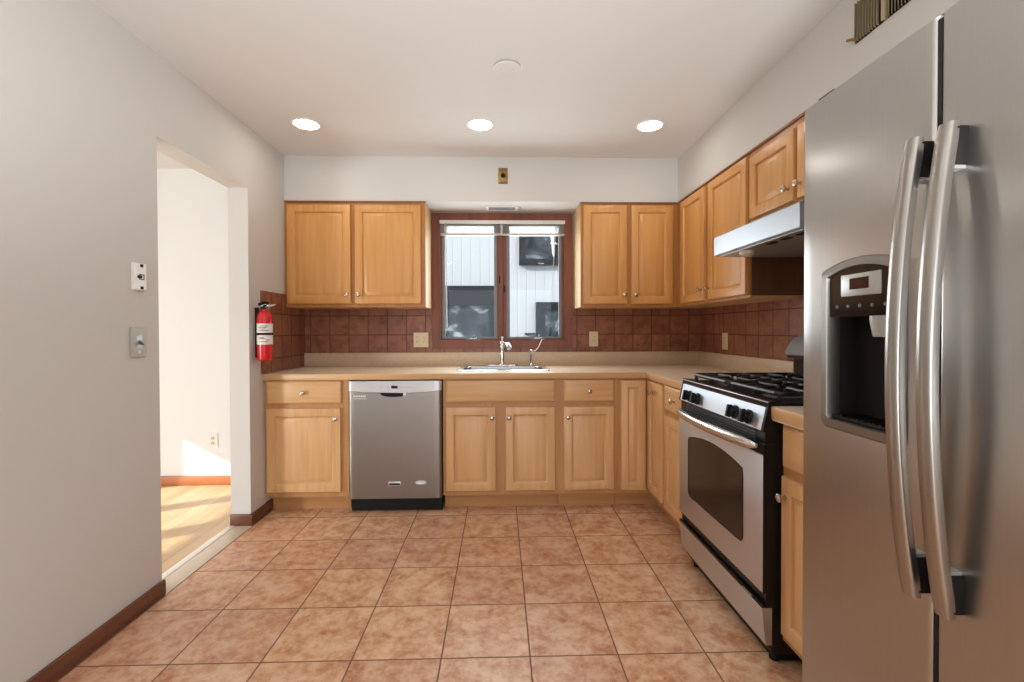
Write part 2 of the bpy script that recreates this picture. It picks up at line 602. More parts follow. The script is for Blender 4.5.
def knob(P, u, w, n0, parent):
    o = P(u, w, n0)
    ax = P(u, w, n0 + 1.0) - o
    m = MB().lathe(o, ax, [(0.0085, -0.001), (0.0085, 0.002), (0.0055, 0.004), (0.0050, 0.014), (0.0075, 0.017),
                           (0.0138, 0.020), (0.0155, 0.024), (0.0150, 0.028), (0.0110, 0.031), (0.004, 0.0325)], 20)
    return m.build('knob', 'nickel', parent)


def cab_door(P, u0, u1, w0, w1, parent, knob_at=None, rail=0.056):
    wd = 'honey_v' if parent.name.startswith('wall_cabinet') else 'maple_v'
    fr = MB().loops(rect_rings(P, u0, u1, w0, w1, [(0, 0.0005), (0, DT - 0.005), (0.0025, DT - 0.001), (0.005, DT), (rail - 0.006, DT),
                                                    (rail - 0.002, DT - 0.003), (rail, DT - 0.011), (rail + 0.005, DT - 0.013)]), cap0=True, cap1=True)
    d = fr.build('door', wd, parent)
    MB().loops(rect_rings(P, u0, u1, w0, w1, [(rail + 0.004, DT - 0.014), (rail + 0.006, DT - 0.0115), (rail + 0.012, DT - 0.0095),
                                              (rail + 0.026, DT - 0.0025), (rail + 0.028, DT - 0.002)]), cap0=False).build('raised_panel', wd, d)
    if knob_at:
        knob(P, knob_at[0], knob_at[1], DT, d)
    return d


def drawer_front(P, u0, u1, w0, w1, parent, knob_on=True, name='drawer', mat='maple_x'):
    d = MB().loops(rect_rings(P, u0, u1, w0, w1, [(0, 0.0005), (0, DT - 0.009), (0.003, DT - 0.006), (0.010, DT - 0.001), (0.014, DT)])).build(name, mat, parent)
    if knob_on:
        knob(P, (u0 + u1) / 2, (w0 + w1) / 2, DT, d)
    return d


def frame_mb(P, us, ws, u0, u1, w0, w1, th=0.0):
    """face frame: stiles at the u ranges (full height), rails at the w ranges"""
    m = MB()
    def slab(a, b, c, d, n):
        m.loops([[P(a, c, -0.004), P(b, c, -0.004), P(b, d, -0.004), P(a, d, -0.004)],
                 [P(a, c, n), P(b, c, n), P(b, d, n), P(a, d, n)]])
    for a, b in us:
        slab(a, b, w0, w1, th)
    for c, d in ws:
        slab(u0, u1, c, d, th - 0.0004)
    return m


# ================================================================== THE SETTING
TW = 0.12                      # thickness of the left partition
XO = XL - TW                   # its hall side
XH, YHB = -5.6, 3.641          # hall's far wall, hall's back wall
DY0, DY1, DZ = 2.125, 2.875, 2.073   # opening into the hall
WX0, WX1, WZ0, WZ1 = -0.475, 0.531, 1.105, 2.064   # kitchen window opening
YO = 3.85                      # outside face of the back wall

o = MB().box(XL - 0.03, XRW + 0.1, YR, YW + 0.02, -0.06, 0.0).build('floor', 'floor'); structure(o, 'terracotta tiled kitchen floor with dark grout lines', 'floor')
o = MB().box(XO - 0.02, XRW + 0.1, YR - 0.1, YO, H, H + 0.12).build('ceiling', 'ceiling'); structure(o, 'flat white kitchen ceiling with recessed lights', 'ceiling')
m = MB()
m.slab([YR - 0.1, DY0, DY1, YW + 0.01], [-0.05, DZ, H + 0.02], lambda i, j: not (i == 1 and j == 0), XO, XL, 'yzx')
o = m.build('wall_left', 'wall'); structure(o, 'pale grey painted wall with doorway into the hall', 'wall')
m = MB()
m.slab([XL - 0.001, WX0, WX1, XRW + 0.1], [-0.05, WZ0, WZ1, H + 0.02], lambda i, j: not (i == 1 and j == 1), YW, YO, 'xzy')
o = m.build('wall_back', 'wall'); structure(o, 'white back wall behind the cabinets, holding the window', 'wall')
o = MB().box(XRW, XRW + 0.12, YR - 0.1, YW + 0.02, -0.05, H + 0.02).build('wall_right', 'wall'); structure(o, 'white right wall behind range and refrigerator', 'wall')
# wall behind the photographer with wide glazed doors
RX0, RX1, RZ1 = -1.3, 1.3, 2.12
m = MB()
m.slab([XL - 0.001, RX0, RX1, XRW + 0.1], [-0.05, 0.06, RZ1, H + 0.02], lambda i, j: not (i == 1 and j == 1), YR - 0.15, YR, 'xzy')
o = m.build('wall_rear', 'wall'); structure(o, 'white wall behind the photographer with glazed doors', 'wall')
m = MB()
for a, b in ((RX0, RX0 + 0.06), (-0.035, 0.035), (RX1 - 0.06, RX1)):
    m.box(a, b, YR - 0.11, YR - 0.05, 0.06, RZ1)
m.box(RX0, RX1, YR - 0.11, YR - 0.05, 0.06, 0.14); m.box(RX0, RX1, YR - 0.11, YR - 0.05, RZ1 - 0.06, RZ1)
o = m.build('window_3', 'white'); structure(o, 'white framed glazed doors behind the photographer', 'window')

# dropped soffit above the wall cabinets (L-shaped)
m = MB()
m.slab([XL, XRU, XRW], [YR, YU, YW], lambda i, j: not (i == 0 and j == 0), ZUT, H, 'xyz')
o = m.build('trim_1', 'wall'); structure(o, 'white dropped soffit running above the upper cabinets', 'soffit')

# skirting boards
def skirting(name, label, segs, mat):
    m = MB()
    for x0, x1, y0, y1, h in segs:
        m.box(x0, x1, y0, y1, 0.0, h, bevel=0.006, seg=2)
    return structure(m.build(name, mat), label, 'baseboard')
skirting('baseboard_left', 'dark stained baseboard along the left wall', [(XL, XL + 0.016, YR, DY0 + 0.006, 0.072)], 'skirting')
skirting('baseboard_stub', 'dark stained baseboard wrapping the wall stub beside the doorway',
         [(XL, XL + 0.016, DY1 - 0.014, 3.13, 0.072), (XO, XL + 0.016, DY1 - 0.016, DY1, 0.072)], 'skirting')
skirting('baseboard_hall', 'orange brown baseboard on the hall back wall', [(XH, XO, YHB - 0.016, YHB, 0.074)], 'hall_skirting')
o = MB().box(XO + 0.035, XL + 0.016, DY0, DY1 - 0.016, -0.02, 0.004, bevel=0.002).build('trim_2', 'marble'); structure(o, 'beige stone saddle in the doorway', 'threshold')
o = MB().box(XO - 0.005, XO + 0.035, DY0, DY1 - 0.016, -0.02, 0.007, bevel=0.003).build('trim_3', 'metal_strip'); structure(o, 'white transition strip between tile and wood floor', 'threshold')

# the hall beyond the doorway
o = MB().box(XH, XO, -5.5, YHB, -0.06, 0.0).build('hall_floor', 'hall_floor'); structure(o, 'light wood hall floor striped with sunlight', 'floor')
o = MB().box(XH - 0.1, XO - 0.02, -5.6, YHB + 0.1, H, H + 0.12).build('hall_ceiling', 'ceiling'); structure(o, 'white hall ceiling', 'ceiling')
o = MB().box(XH - 0.1, XO, YHB, YO, -0.05, H + 0.02).build('wall_hall_back', 'hall'); structure(o, 'cream hall wall with a patch of sunlight', 'wall')
HW = [0.62, 0.87, 1.03, 1.43, 1.57, 2.06]
m = MB()
m.slab([-5.6, HW[0], HW[5], YHB + 0.01], [-0.05, 0.25, 2.06, H + 0.02], lambda i, j: not (i == 1 and j == 1), XH - 0.02, XH, 'yzx')
o = m.build('wall_hall_left', 'hall'); structure(o, 'far hall wall with the sunny window', 'wall')
m = MB()
m.box(XH - 0.02, XH, HW[1], HW[2], 0.25, 2.06); m.box(XH - 0.02, XH, HW[3], HW[4], 0.25, 2.06)
o = m.build('window_2', 'white'); structure(o, 'hall window with white mullions letting in the sun', 'window')
o = MB().box(XH - 0.1, XO, -5.6, -5.5, -0.05, H + 0.02).build('wall_hall_front', 'hall'); structure(o, 'front wall of the hall', 'wall')
o = MB().box(XO - 0.02, XO, -5.5, YR - 0.1, -0.05, H + 0.02).build('wall_hall_right', 'hall'); structure(o, 'outer wall of the hall wing, extended to block sun', 'wall')  # wing runs on, unseen, to shade the rear glazing
o = MB().box(XH - 0.1, XRW + 0.12, YR - 0.1, YO, H + 0.12, H + 2.6).build('trim_4', 'render'); structure(o, 'unseen upper block added to keep the sun off', 'wall')  # unseen mass put over the house to cut off sunlight
o = MB().box(-25, 25, -25, 25, -0.75, -0.70).build('ground', 'ground'); structure(o, 'gravel ground outside', 'ground')

# red-brown wall tiles
TZ0, TZ1 = 0.93, 1.457
m = MB()
m.slab([XL, -0.535, 0.590, XRW], [0.94, 1.06, ZUB + 0.02], lambda i, j: not (i == 1 and j == 1), YW - 0.009, YW - 0.0005, 'xzy')
o = m.build('wall_tile_back', 'splash_b'); structure(o, 'red-brown square wall tiles behind the sink run', 'wall tile')
o = MB().box(XL + 0.0005, XL + 0.010, 3.010, YW - 0.009, 0.92, TZ1).build('wall_tile_left', 'splash_s'); structure(o, 'red-brown wall tiles on the left return beside the extinguisher', 'wall tile')
o = MB().box(XRW - 0.010, XRW - 0.0005, 1.2, YW - 0.009, 0.94, 1.75).build('wall_tile_right', 'splash_s'); structure(o, 'red-brown wall tiles behind the range', 'wall tile')

# ------------------------------------------------------------------ kitchen window
casing = MB()
casing.slab([WX0 - 0.053, WX0, WX1, WX1 + 0.053], [WZ0 - 0.055, WZ0, WZ1, WZ1 + 0.055], lambda i, j: not (i == 1 and j == 1), YW - 0.024, YW, 'xzy')
win = casing.build('window_1', 'mahogany_z'); structure(win, 'dark wood casement window over the sink', 'window')
m = MB()
m.slab([WX0, WX0 + 0.014, WX1 - 0.014, WX1], [WZ0, WZ0 + 0.014, WZ1 - 0.01, WZ1], lambda i, j: not (i == 1 and j == 1), YW - 0.018, YO - 0.02, 'xzy')
m.build('window_liner', 'mahogany_z', win)
m = MB().box(0.000, 0.034, YW + 0.005, YW + 0.075, WZ0 + 0.01, WZ1 - 0.005, bevel=0.003)
m.build('mullion', 'mahogany_z', win)
for s0, s1, g0, g1 in ((WX0 + 0.014, 0.000, -0.436, -0.034), (0.034, WX1 - 0.014, 0.078, 0.482)):
    gz0, gz1 = 1.138, 2.02
    m = MB(); m.slab([s0, g0, g1, s1], [WZ0 + 0.014, gz0, gz1, WZ1 - 0.01], lambda i, j: not (i == 1 and j == 1), YW + 0.02, YW + 0.065, 'xzy')
    sash = m.build('sash', 'mahogany_z', win)
    m = MB(); m.slab([g0 - 0.018, g0 + 0.006, g1 - 0.006, g1 + 0.016], [gz0 - 0.009, gz0 + 0.006, gz1 - 0.006, gz1 + 0.007], lambda i, j: not (i == 1 and j == 1), YW + 0.014, YW + 0.022, 'xzy')
    m.build('screen_frame', 'screen_grey', sash)
    MB().box(g0 - 0.002, g1 + 0.002, YW + 0.040, YW + 0.044, gz0 - 0.002, gz1 + 0.002).build('pane', 'pane', sash)
    xc = (g0 + g1) / 2 + 0.03
    m = MB().box(xc - 0.030, xc + 0.030, YW - 0.004, YW + 0.018, WZ0 + 0.015, WZ0 + 0.030, bevel=0.003)
    m.tube([(xc, YW + 0.0, WZ0 + 0.028), (xc + 0.004, YW - 0.012, WZ0 + 0.040), (xc + 0.006, YW - 0.016, WZ0 + 0.052)], 0.0045, 8)
    m.tube([(xc - 0.055, YW + 0.004, WZ0 + 0.018), (xc + 0.055, YW + 0.004, WZ0 + 0.018)], 0.004, 8)
    m.build('crank', 'aluminium', win)
m = MB().box(-0.002, 0.008, YW - 0.002, YW + 0.010, 1.57, 1.63, bevel=0.003).box(0.036, 0.046, YW - 0.002, YW + 0.012, 1.50, 1.55, bevel=0.003)
m.build('latch', 'black_matte', win)

# ------------------------------------------------------------------ outside: the white house across the yard
nb = thing('neighbour_house', 'white-sided house across the yard seen through the window', 'house', (0, 8.0, -0.7))
NY = 8.0
MB().box(-7, 7, NY, NY + 3, -0.7, 3.7).build('siding', 'siding', nb)
def house_window(x0, x1, z0, z1, fr, head):
    m = MB(); m.slab([x0, x0 + fr, x1 - fr, x1], [z0, z0 + fr, z1 - head, z1], lambda i, j: not (i == 1 and j == 1), NY - 0.09, NY + 0.001, 'xzy')
    w = m.build('window_frame', 'ext_frame', nb)
    MB().box(x0 + fr - 0.01, x1 - fr + 0.01, NY - 0.035, NY - 0.02, z0 + fr - 0.01, z1 - head + 0.01).build('pane', 'ext_glass', w)
    return w
house_window(-1.6, -0.09, 0.55, 1.95, 0.09, 0.34)
house_window(0.345, 1.05, 2.31, 3.2, 0.10, 0.12)
house_window(0.63, 1.6, 0.55, 1.67, 0.16, 0.12)
MB().box(0.44, 0.63, NY - 0.20, NY, 1.11, 1.14).build('ledge', 'ext_frame', nb)
MB().prism([(0.86, 2.98), (0.95, 3.05), (0.95, 2.43), (0.92, 2.50), (0.90, 2.72)], 'y', NY - 0.040, NY - 0.034).build('pane_reflection', 'white', nb)  # white shape standing for a reflection on the upper pane

# ================================================================== BASE CABINETS
PB = planes('back', YB)
PR = planes('side', XB)
BZ0, BZ1 = 0.105, ZC - 0.040
def carcass_back(t, x0, x1, left_end=False, y1=YW - 0.012):
    m = MB().box(x0 + 0.001, x0 + 0.017, YB + 0.004, y1, BZ0, BZ1 - 0.001).box(x1 - 0.017, x1 - 0.001, YB + 0.004, y1, BZ0, BZ1 - 0.001)
    m.box(x0 + 0.017, x1 - 0.017, YB + 0.004, y1, BZ0, BZ0 + 0.016).box(x0 + 0.017, x1 - 0.017, y1 - 0.008, y1, BZ0 + 0.016, BZ1 - 0.001)
    m.build('carcass', 'maple_side', t)
    MB().box(x0 + 0.001, x1 - 0.001, YB + 0.075, YB + 0.093, 0.0, BZ0).build('toe_kick', 'shaded_kick_x', t)
def carcass_side(t, y0, y1, x1=XRW - 0.012):
    m = MB().box(XB + 0.003, x1, y0 + 0.001, y1 - 0.001, BZ0, BZ1 - 0.001)
    m.build('carcass', 'maple_side', t)
    MB().box(XB + 0.075, XB + 0.093, y0 + 0.001, y1 - 0.001, 0.0, BZ0).build('toe_kick', 'shaded_kick_y', t)
DRZ0, DRZ1, DOZ0, DOZ1 = 0.722, 0.868, 0.136, 0.691

t = thing('base_cabinet', 'maple base cabinet left of the dishwasher, one drawer over one door', 'cabinet', (-1.265, 3.35, 0))
carcass_back(t, XL + 0.001, -0.991)
frame_mb(PB, [(XL + 0.001, -1.500), (-1.052, -0.991)], [(BZ0, 0.150), (0.683, 0.732), (0.858, BZ1)], XL + 0.001, -0.991, BZ0, BZ1).build('face_frame', 'shaded_frame_v', t)
drawer_front(PB, -1.516, -1.035, DRZ0, DRZ1, t)
cab_door(PB, -1.518, -1.040, DOZ0 + 0.006, DOZ1, t, (-1.066, 0.625))

t = thing('base_cabinet', 'wide maple sink base cabinet right of the dishwasher, two doors under a false drawer', 'cabinet', (0.007, 3.35, 0))
carcass_back(t, -0.373, 0.395)
frame_mb(PB, [(-0.373, -0.325), (-0.040, 0.050), (0.352, 0.395)], [(BZ0, 0.150), (0.683, 0.732), (0.858, BZ1)], -0.373, 0.395, BZ0, BZ1).build('face_frame', 'shaded_frame_v', t)
drawer_front(PB, -0.353, 0.366, DRZ0, DRZ1 + 0.002, t, False, 'false_drawer_front')
cab_door(PB, -0.353, -0.026, DOZ0, DOZ1, t, (-0.050, 0.622))
cab_door(PB, 0.038, 0.366, DOZ0, DOZ1, t, (0.062, 0.622))

t = thing('base_cabinet', 'narrow maple base cabinet just right of the sink cabinet, one drawer over one door', 'cabinet', (0.59, 3.35, 0))
carcass_back(t, 0.395, 0.785)
frame_mb(PB, [(0.395, 0.440), (0.745, 0.785)], [(BZ0, 0.150), (0.683, 0.732), (0.858, BZ1)], 0.395, 0.785, BZ0, BZ1).build('face_frame', 'shaded_frame_v', t)
drawer_front(PB, 0.426, 0.758, DRZ0, DRZ1 - 0.002, t)
cab_door(PB, 0.426, 0.758, DOZ0, DOZ1 - 0.002, t, (0.450, 0.622))

CY0 = 2.745
t = thing('corner_cabinet', 'maple corner base cabinet with two tall narrow doors meeting at the inside corner', 'cabinet', (1.2, 3.3, 0))
m = MB(); m.slab([0.786, XB + 0.003, XRW - 0.012], [CY0 + 0.001, YB + 0.003, YW - 0.012], lambda i, j: not (i == 0 and j == 0), BZ0, BZ1 - 0.001, 'xyz')
m.build('carcass', 'maple_side', t)
m = MB(); m.slab([0.786, XB + 0.075, XB + 0.093], [CY0 + 0.001, YB + 0.075, YB + 0.093], lambda i, j: not (i == 0 and j == 0), 0.0, BZ0, 'xyz')
m.build('toe_kick', 'shaded_kick_x', t)
frame_mb(PB, [(0.786, 0.820), (0.970, XB - 0.001)], [(BZ0, 0.150), (0.845, BZ1)], 0.786, XB - 0.001, BZ0, BZ1).build('face_frame', 'shaded_frame_v', t)
frame_mb(PR, [(CY0 + 0.001, CY0 + 0.035), (3.010, YB)], [(BZ0, 0.150), (0.845, BZ1)], CY0 + 0.001, YB, BZ0, BZ1).build('face_frame', 'shaded_frame_v', t)
cab_door(PB, 0.808, 0.972, DOZ0 - 0.006, 0.862, t, rail=0.050)
cab_door(PR, 2.772, 3.030, DOZ0 + 0.006, 0.862, t, (2.920, 0.795), rail=0.056)

RY0, RY1 = 1.595, 2.350     # the range
t = thing('base_cabinet', 'maple base cabinet squeezed between inside corner and range, drawer over door', 'cabinet', (1.3, 2.55, 0))
carcass_side(t, RY1 + 0.006, CY0)
frame_mb(PR, [(RY1 + 0.006, RY1 + 0.045), (CY0 - 0.035, CY0)], [(BZ0, 0.150), (0.683, 0.732), (0.858, BZ1)], RY1 + 0.006, CY0, BZ0, BZ1).build('face_frame', 'shaded_frame_v', t)
drawer_front(PR, RY1 + 0.030, 2.722, DRZ0, DRZ1, t, mat='maple_y')
cab_door(PR, RY1 + 0.030, 2.722, DOZ0, DOZ1, t, (2.39, 0.622))

FY1 = 1.196                 # far side of the refrigerator
t = thing('base_cabinet', 'maple base cabinet between range and refrigerator, half hidden by the refrigerator', 'cabinet', (1.3, 1.39, 0))
carcass_side(t, FY1 + 0.012, RY0 - 0.004)
frame_mb(PR, [(FY1 + 0.012, FY1 + 0.045), (RY0 - 0.040, RY0 - 0.004)], [(BZ0, 0.150), (0.683, 0.732), (0.858, BZ1)], FY1 + 0.012, RY0 - 0.004, BZ0, BZ1).build('face_frame', 'shaded_frame_v', t)
drawer_front(PR, FY1 + 0.026, RY0 - 0.020, DRZ0, DRZ1, t, mat='maple_y')
cab_door(PR, FY1 + 0.026, RY0 - 0.020, DOZ0, DOZ1, t, (RY0 - 0.046, 0.622))

# ================================================================== COUNTERTOPS AND SINK
SX0, SX1, SY0, SY1 = -0.296, 0.350, 3.165, 3.600
t = thing('countertop', 'L-shaped beige laminate countertop with sink, running along the back wall to the range', 'countertop', (0, 3.35, ZC - 0.04))
m = MB()
xs = [XL + 0.011, SX0 + 0.02, SX1 - 0.02, XRC + 0.004, XRW - 0.011]
ys = [RY1 + 0.004, YC + 0.004, SY0 + 0.02, SY1 - 0.02, YW - 0.010]
def top_mask(i, j):
    if j == 0:
        return i == 3
    return not (i == 1 and j == 2)
m.slab(xs, ys, top_mask, ZC - 0.038, ZC, 'xyz')
m.build('slab', 'laminate', t)
m = MB().box(XL + 0.002, XRC + 0.004, YC - 0.001, YC + 0.006, ZC - 0.040, ZC - 0.0005, bevel=0.0025)
m.build('front_edge', 'edge_x', t)
m = MB().box(XRC, XRC + 0.006, RY1 + 0.004, YC + 0.004, ZC - 0.040, ZC - 0.0005, bevel=0.0025)
m.build('front_edge', 'edge_y', t)
m = MB().box(XL + 0.011, XRW - 0.011, YW - 0.030, YW - 0.010, ZC, ZS, bevel=0.003)
m.build('backsplash_curb', 'laminate_curb', t)
m = MB().box(XRW - 0.031, XRW - 0.011, RY1 + 0.004, YW - 0.030, ZC, ZS, bevel=0.003)
m.build('backsplash_curb', 'laminate_curb', t)

t = thing('countertop', 'short beige laminate countertop between range and refrigerator', 'countertop', (1.3, 1.39, ZC - 0.04))
MB().box(0.958, XRW - 0.011, FY1 + 0.010, RY0 - 0.003, ZC - 0.036, 0.930).build('slab', 'laminate', t)
MB().box(0.953, 0.960, FY1 + 0.010, RY0 - 0.003, 0.886, 0.9295, bevel=0.0025).build('front_edge', 'edge_y', t)

t = thing('sink', 'stainless steel drop-in sink set in the beige countertop under the window', 'sink', ((SX0 + SX1) / 2, (SY0 + SY1) / 2, ZC))
def rrect(x0, x1, y0, y1, z, r, n=6):
    pts = []
    for cx, cy, a0 in ((x1 - r, y1 - r, 0), (x0 + r, y1 - r, 90), (x0 + r, y0 + r, 180), (x1 - r, y0 + r, 270)):
        for k in range(n + 1):
            a = math.radians(a0 + 90 * k / n)
            pts.append(Vector((cx + r * math.cos(a), cy + r * math.sin(a), z)))
    return pts
rings = []
for ins, z, r, back in ((0, 0.0005, .035, 0), (0.001, .005, .035, 0), (.006, .0075, .035, 0), (.018, .0075, .045, .02), (.030, .006, .05, .075), (.036, .0, .055, .080), (.042, -.15, .06, .085), (.07, -.168, .05, .11), (.2, -.172, .03, .2)):
    rings.append(rrect(SX0 + ins, SX1 - ins, SY0 + ins, SY1 - max(ins, back), ZC + z, r))
MB().loops(rings, cap0=False, cap1=True).build('basin', 'sink_steel', t, recalc=False)
MB().lathe((0.03, 3.36, ZC - 0.1725), (0, 0, 1), [(0.042, 0), (0.042, 0.003), (0.036, 0.004), (0.03, 0.001)], 24).build('drain', 'chrome', t)

# faucet with its escutcheon, spout and lever
t = thing('faucet', 'chrome pull-out faucet standing at the centre of the sink back ledge', 'faucet', (0.022, 3.565, ZC + 0.0075))
fx, fy, fz = 0.022, 3.565, ZC + 0.0075
rings = [rrect(fx - 0.125, fx + 0.125, fy - 0.028, fy + 0.028, fz, 0.027), rrect(fx - 0.124, fx + 0.124, fy - 0.027, fy + 0.027, fz + 0.006, 0.026), rrect(fx - 0.11, fx + 0.11, fy - 0.018, fy + 0.018, fz + 0.011, 0.017)]
MB().loops(rings).build('escutcheon', 'chrome', t)
MB().lathe((fx, fy, fz + 0.010), (0, 0, 1), [(0.024, 0), (0.022, 0.008), (0.017, 0.02), (0.0155, 0.09), (0.018, 0.125), (0.0195, 0.15), (0.017, 0.165), (0.010, 0.176)], 20).build('body', 'chrome', t)
MB().tube([(fx, fy, fz + 0.165), (fx - 0.001, fy + 0.004, fz + 0.19), (fx - 0.003, fy + 0.012, fz + 0.222)], [0.008, 0.007, 0.009], 12).build('lever', 'chrome', t)
sp = MB().tube([(fx, fy, fz + 0.13), (fx + 0.014, fy - 0.020, fz + 0.158), (fx + 0.028, fy - 0.055, fz + 0.172), (fx + 0.040, fy - 0.10, fz + 0.168), (fx + 0.047, fy - 0.13, fz + 0.155), (fx + 0.050, fy - 0.145, fz + 0.135)],
               [0.011, 0.012, 0.013, 0.015, 0.017, 0.018], 16).build('spout', 'chrome', t)
MB().lathe((fx + 0.050, fy - 0.1455, fz + 0.134), (0.1, -0.25, -1), [(0.0165, -0.002), (0.0165, 0.004), (0.012, 0.006)], 16).build('spray_head', 'white', sp)
hx, hy = 0.247, 3.565
t = thing('soap_dispenser', 'slim chrome dispenser with raised thin lever to the right of the faucet', 'dispenser', (hx, hy, fz))
MB().lathe((hx, hy, fz), (0, 0, 1), [(0.020, 0), (0.019, 0.006), (0.010, 0.016), (0.009, 0.085), (0.012, 0.095), (0.016, 0.102), (0.017, 0.118), (0.012, 0.126)], 20).build('body', 'chrome', t)
MB().tube([(hx + 0.004, hy, fz + 0.112), (hx + 0.030, hy + 0.002, fz + 0.114), (hx + 0.052, hy + 0.004, fz + 0.135), (hx + 0.086, hy + 0.006, fz + 0.205)], [0.005, 0.0045, 0.0045, 0.006], 10).build('lever', 'chrome', t)

# ================================================================== WALL CABINETS
PU = planes('back', YU)
PS = planes('side', XRU)
def upper_back(t, x0, x1):
    MB().box(x0, x1, YU + 0.003, YW - 0.010, ZUB, ZUT - 0.002).build('carcass', 'maple_side', t)
t = thing('wall_cabinet', 'maple wall cabinet with two doors, left of the window', 'cabinet', (-1.035, 3.5, ZUB))
upper_back(t, XL + 0.012, -0.532)
frame_mb(PU, [(XL + 0.001, -1.480), (-1.085, -1.010), (-0.580, -0.531)], [(ZUB, ZUB + 0.040), (2.06, ZUT - 0.001)], XL + 0.001, -0.531, ZUB, ZUT - 0.001).build('face_frame', 'shaded_honey_frame', t)
cab_door(PU, -1.512, -1.063, 1.390, 2.098, t, (-1.088, 1.452))
cab_door(PU, -1.032, -0.562, 1.390, 2.098, t, (-1.006, 1.452))
MB().box(XL + 0.001, -0.527, YU - 0.010, YU + 0.01, ZUT - 0.014, ZUT - 0.001, bevel=0.003).build('scribe_moulding', 'moulding', t)

UX0 = 0.594
t = thing('wall_cabinet', 'maple wall cabinet with two narrow doors, right of the window', 'cabinet', (0.95, 3.5, ZUB))
upper_back(t, UX0, XRU - 0.002)
frame_mb(PU, [(UX0 - 0.001, 0.640), (0.910, 0.985), (1.240, XRU - 0.001)], [(ZUB, ZUB + 0.040), (2.06, ZUT - 0.001)], UX0 - 0.001, XRU - 0.001, ZUB, ZUT - 0.001).build('face_frame', 'shaded_honey_frame', t)
cab_door(PU, 0.612, 0.930, 1.386, 2.102, t, (0.908, 1.450))
cab_door(PU, 0.962, 1.268, 1.386, 2.102, t, (0.988, 1.450))
MB().box(UX0 - 0.004, XRU - 0.011, YU - 0.010, YU + 0.01, ZUT - 0.014, ZUT - 0.001, bevel=0.003).build('scribe_moulding', 'moulding', t)

UY0 = 2.378
t = thing('wall_cabinet', 'tall maple wall cabinet on the right wall between the corner and the range hood', 'cabinet', (1.46, 2.85, ZUB))
MB().box(XRU + 0.003, XRW - 0.011, UY0 + 0.004, YW - 0.010, ZUB, ZUT - 0.002).build('carcass', 'maple_side', t)
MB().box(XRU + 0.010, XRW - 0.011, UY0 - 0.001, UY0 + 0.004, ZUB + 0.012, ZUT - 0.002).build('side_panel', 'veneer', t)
frame_mb(PS, [(UY0 - 0.001, 2.420), (2.800, 2.900), (3.240, YU)], [(ZUB, ZUB + 0.040), (2.06, ZUT - 0.001)], UY0 - 0.001, YU, ZUB, ZUT - 0.001).build('face_frame', 'shaded_honey_frame', t)
cab_door(PS, 2.893, 3.262, 1.382, 2.102, t, (2.916, 1.452))
cab_door(PS, 2.392, 2.829, 1.382, 2.102, t, (2.812, 1.452))
MB().box(XRU - 0.010, XRU + 0.01, UY0 - 0.001, YU - 0.010, ZUT - 0.014, ZUT - 0.001, bevel=0.003).build('scribe_moulding', 'moulding', t)

t = thing('wall_cabinet', 'short maple wall cabinet with two doors above the range hood', 'cabinet', (1.46, 1.99, 1.735))
OY0, OZ0 = 1.600, 1.735
MB().box(XRU + 0.003, XRW - 0.011, OY0, UY0 - 0.003, OZ0, ZUT - 0.002).build('carcass', 'maple_side', t)
frame_mb(PS, [(OY0, 1.640), (1.960, 2.020), (2.335, UY0 - 0.002)], [(OZ0, OZ0 + 0.05), (2.06, ZUT - 0.001)], OY0, UY0 - 0.002, OZ0, ZUT - 0.001).build('face_frame', 'shaded_honey_frame', t)
cab_door(PS, 1.999, 2.356, 1.765, 2.082, t, (2.030, 1.825))
cab_door(PS, 1.615, 1.974, 1.765, 2.082, t, (1.946, 1.825))
MB().box(XRU - 0.010, XRU + 0.01, OY0, UY0 - 0.002, ZUT - 0.014, ZUT - 0.001, bevel=0.003).build('scribe_moulding', 'moulding', t)

# ------------------------------------------------------------------ range hood
HX, HY0, HY1 = 1.112, 1.682, 2.362
t = thing('range_hood', 'stainless under-cabinet range hood over the gas range', 'range hood', (1.36, 2.02, 1.577))
m = MB().prism([(HX, 1.580), (HX + 0.004, 1.576), (XRW - 0.011, 1.576), (XRW - 0.011, 1.733), (XRU - 0.002, 1.733), (HX + 0.012, 1.678), (HX, 1.670)], 'y', HY0, HY1)
hood = m.build('canopy', 'hood_steel', t, sharp=0.5)
m = MB().box(HX + 0.020, XRW - 0.03, HY0 + 0.015, HY1 - 0.015, 1.571, 1.5755)
m.build('underside_panel', 'silver_plastic', t)
for k in range(3):
    yk = 1.955 - k * 0.100
    rings = [rrect(HX + 0.045 - 0.004 * 0, HX + 0.075, yk - 0.030, yk + 0.030, z, 0.012) for z in (1.5712, 1.5685)]
    MB().loops(rings).build('switch_slot', 'black_matte', t)
MB().lathe((1.178, 2.165, 1.5710), (0, 0, -1), [(0.036, 0), (0.036, 0.006), (0.032, 0.016), (0.020, 0.024), (0.006, 0.026)], 24).build('lamp_lens', 'hood_lamp', t)

# ================================================================== REFRIGERATOR
FX, FYM, FY0 = 0.800, 0.8235, 0.280
t = thing('refrigerator', 'large stainless side-by-side refrigerator with ice and water dispenser at the right', 'refrigerator', (1.24, 0.735, 0))
MB().box(0.885, XRW - 0.02, FY0 + 0.004, FY1 - 0.004, 0.025, 1.755, bevel=0.006).build('body', 'grey_plastic', t)
MB().box(0.845, 0.89, FY0 + 0.01, FY1 - 0.01, 0.02, 0.085, bevel=0.004).build('base_grille', 'black_matte', t)
MB().box(0.862, 0.886, FY0 + 0.010, FY1 - 0.010, 0.10, 1.750).build('gasket', 'black_matte', t)
for yh in (FY1 - 0.045, FY0 + 0.045):
    MB().box(0.825, 0.92, yh - 0.030, yh + 0.030, 1.778, 1.796, bevel=0.006).build('hinge_cover', 'black_matte', t)

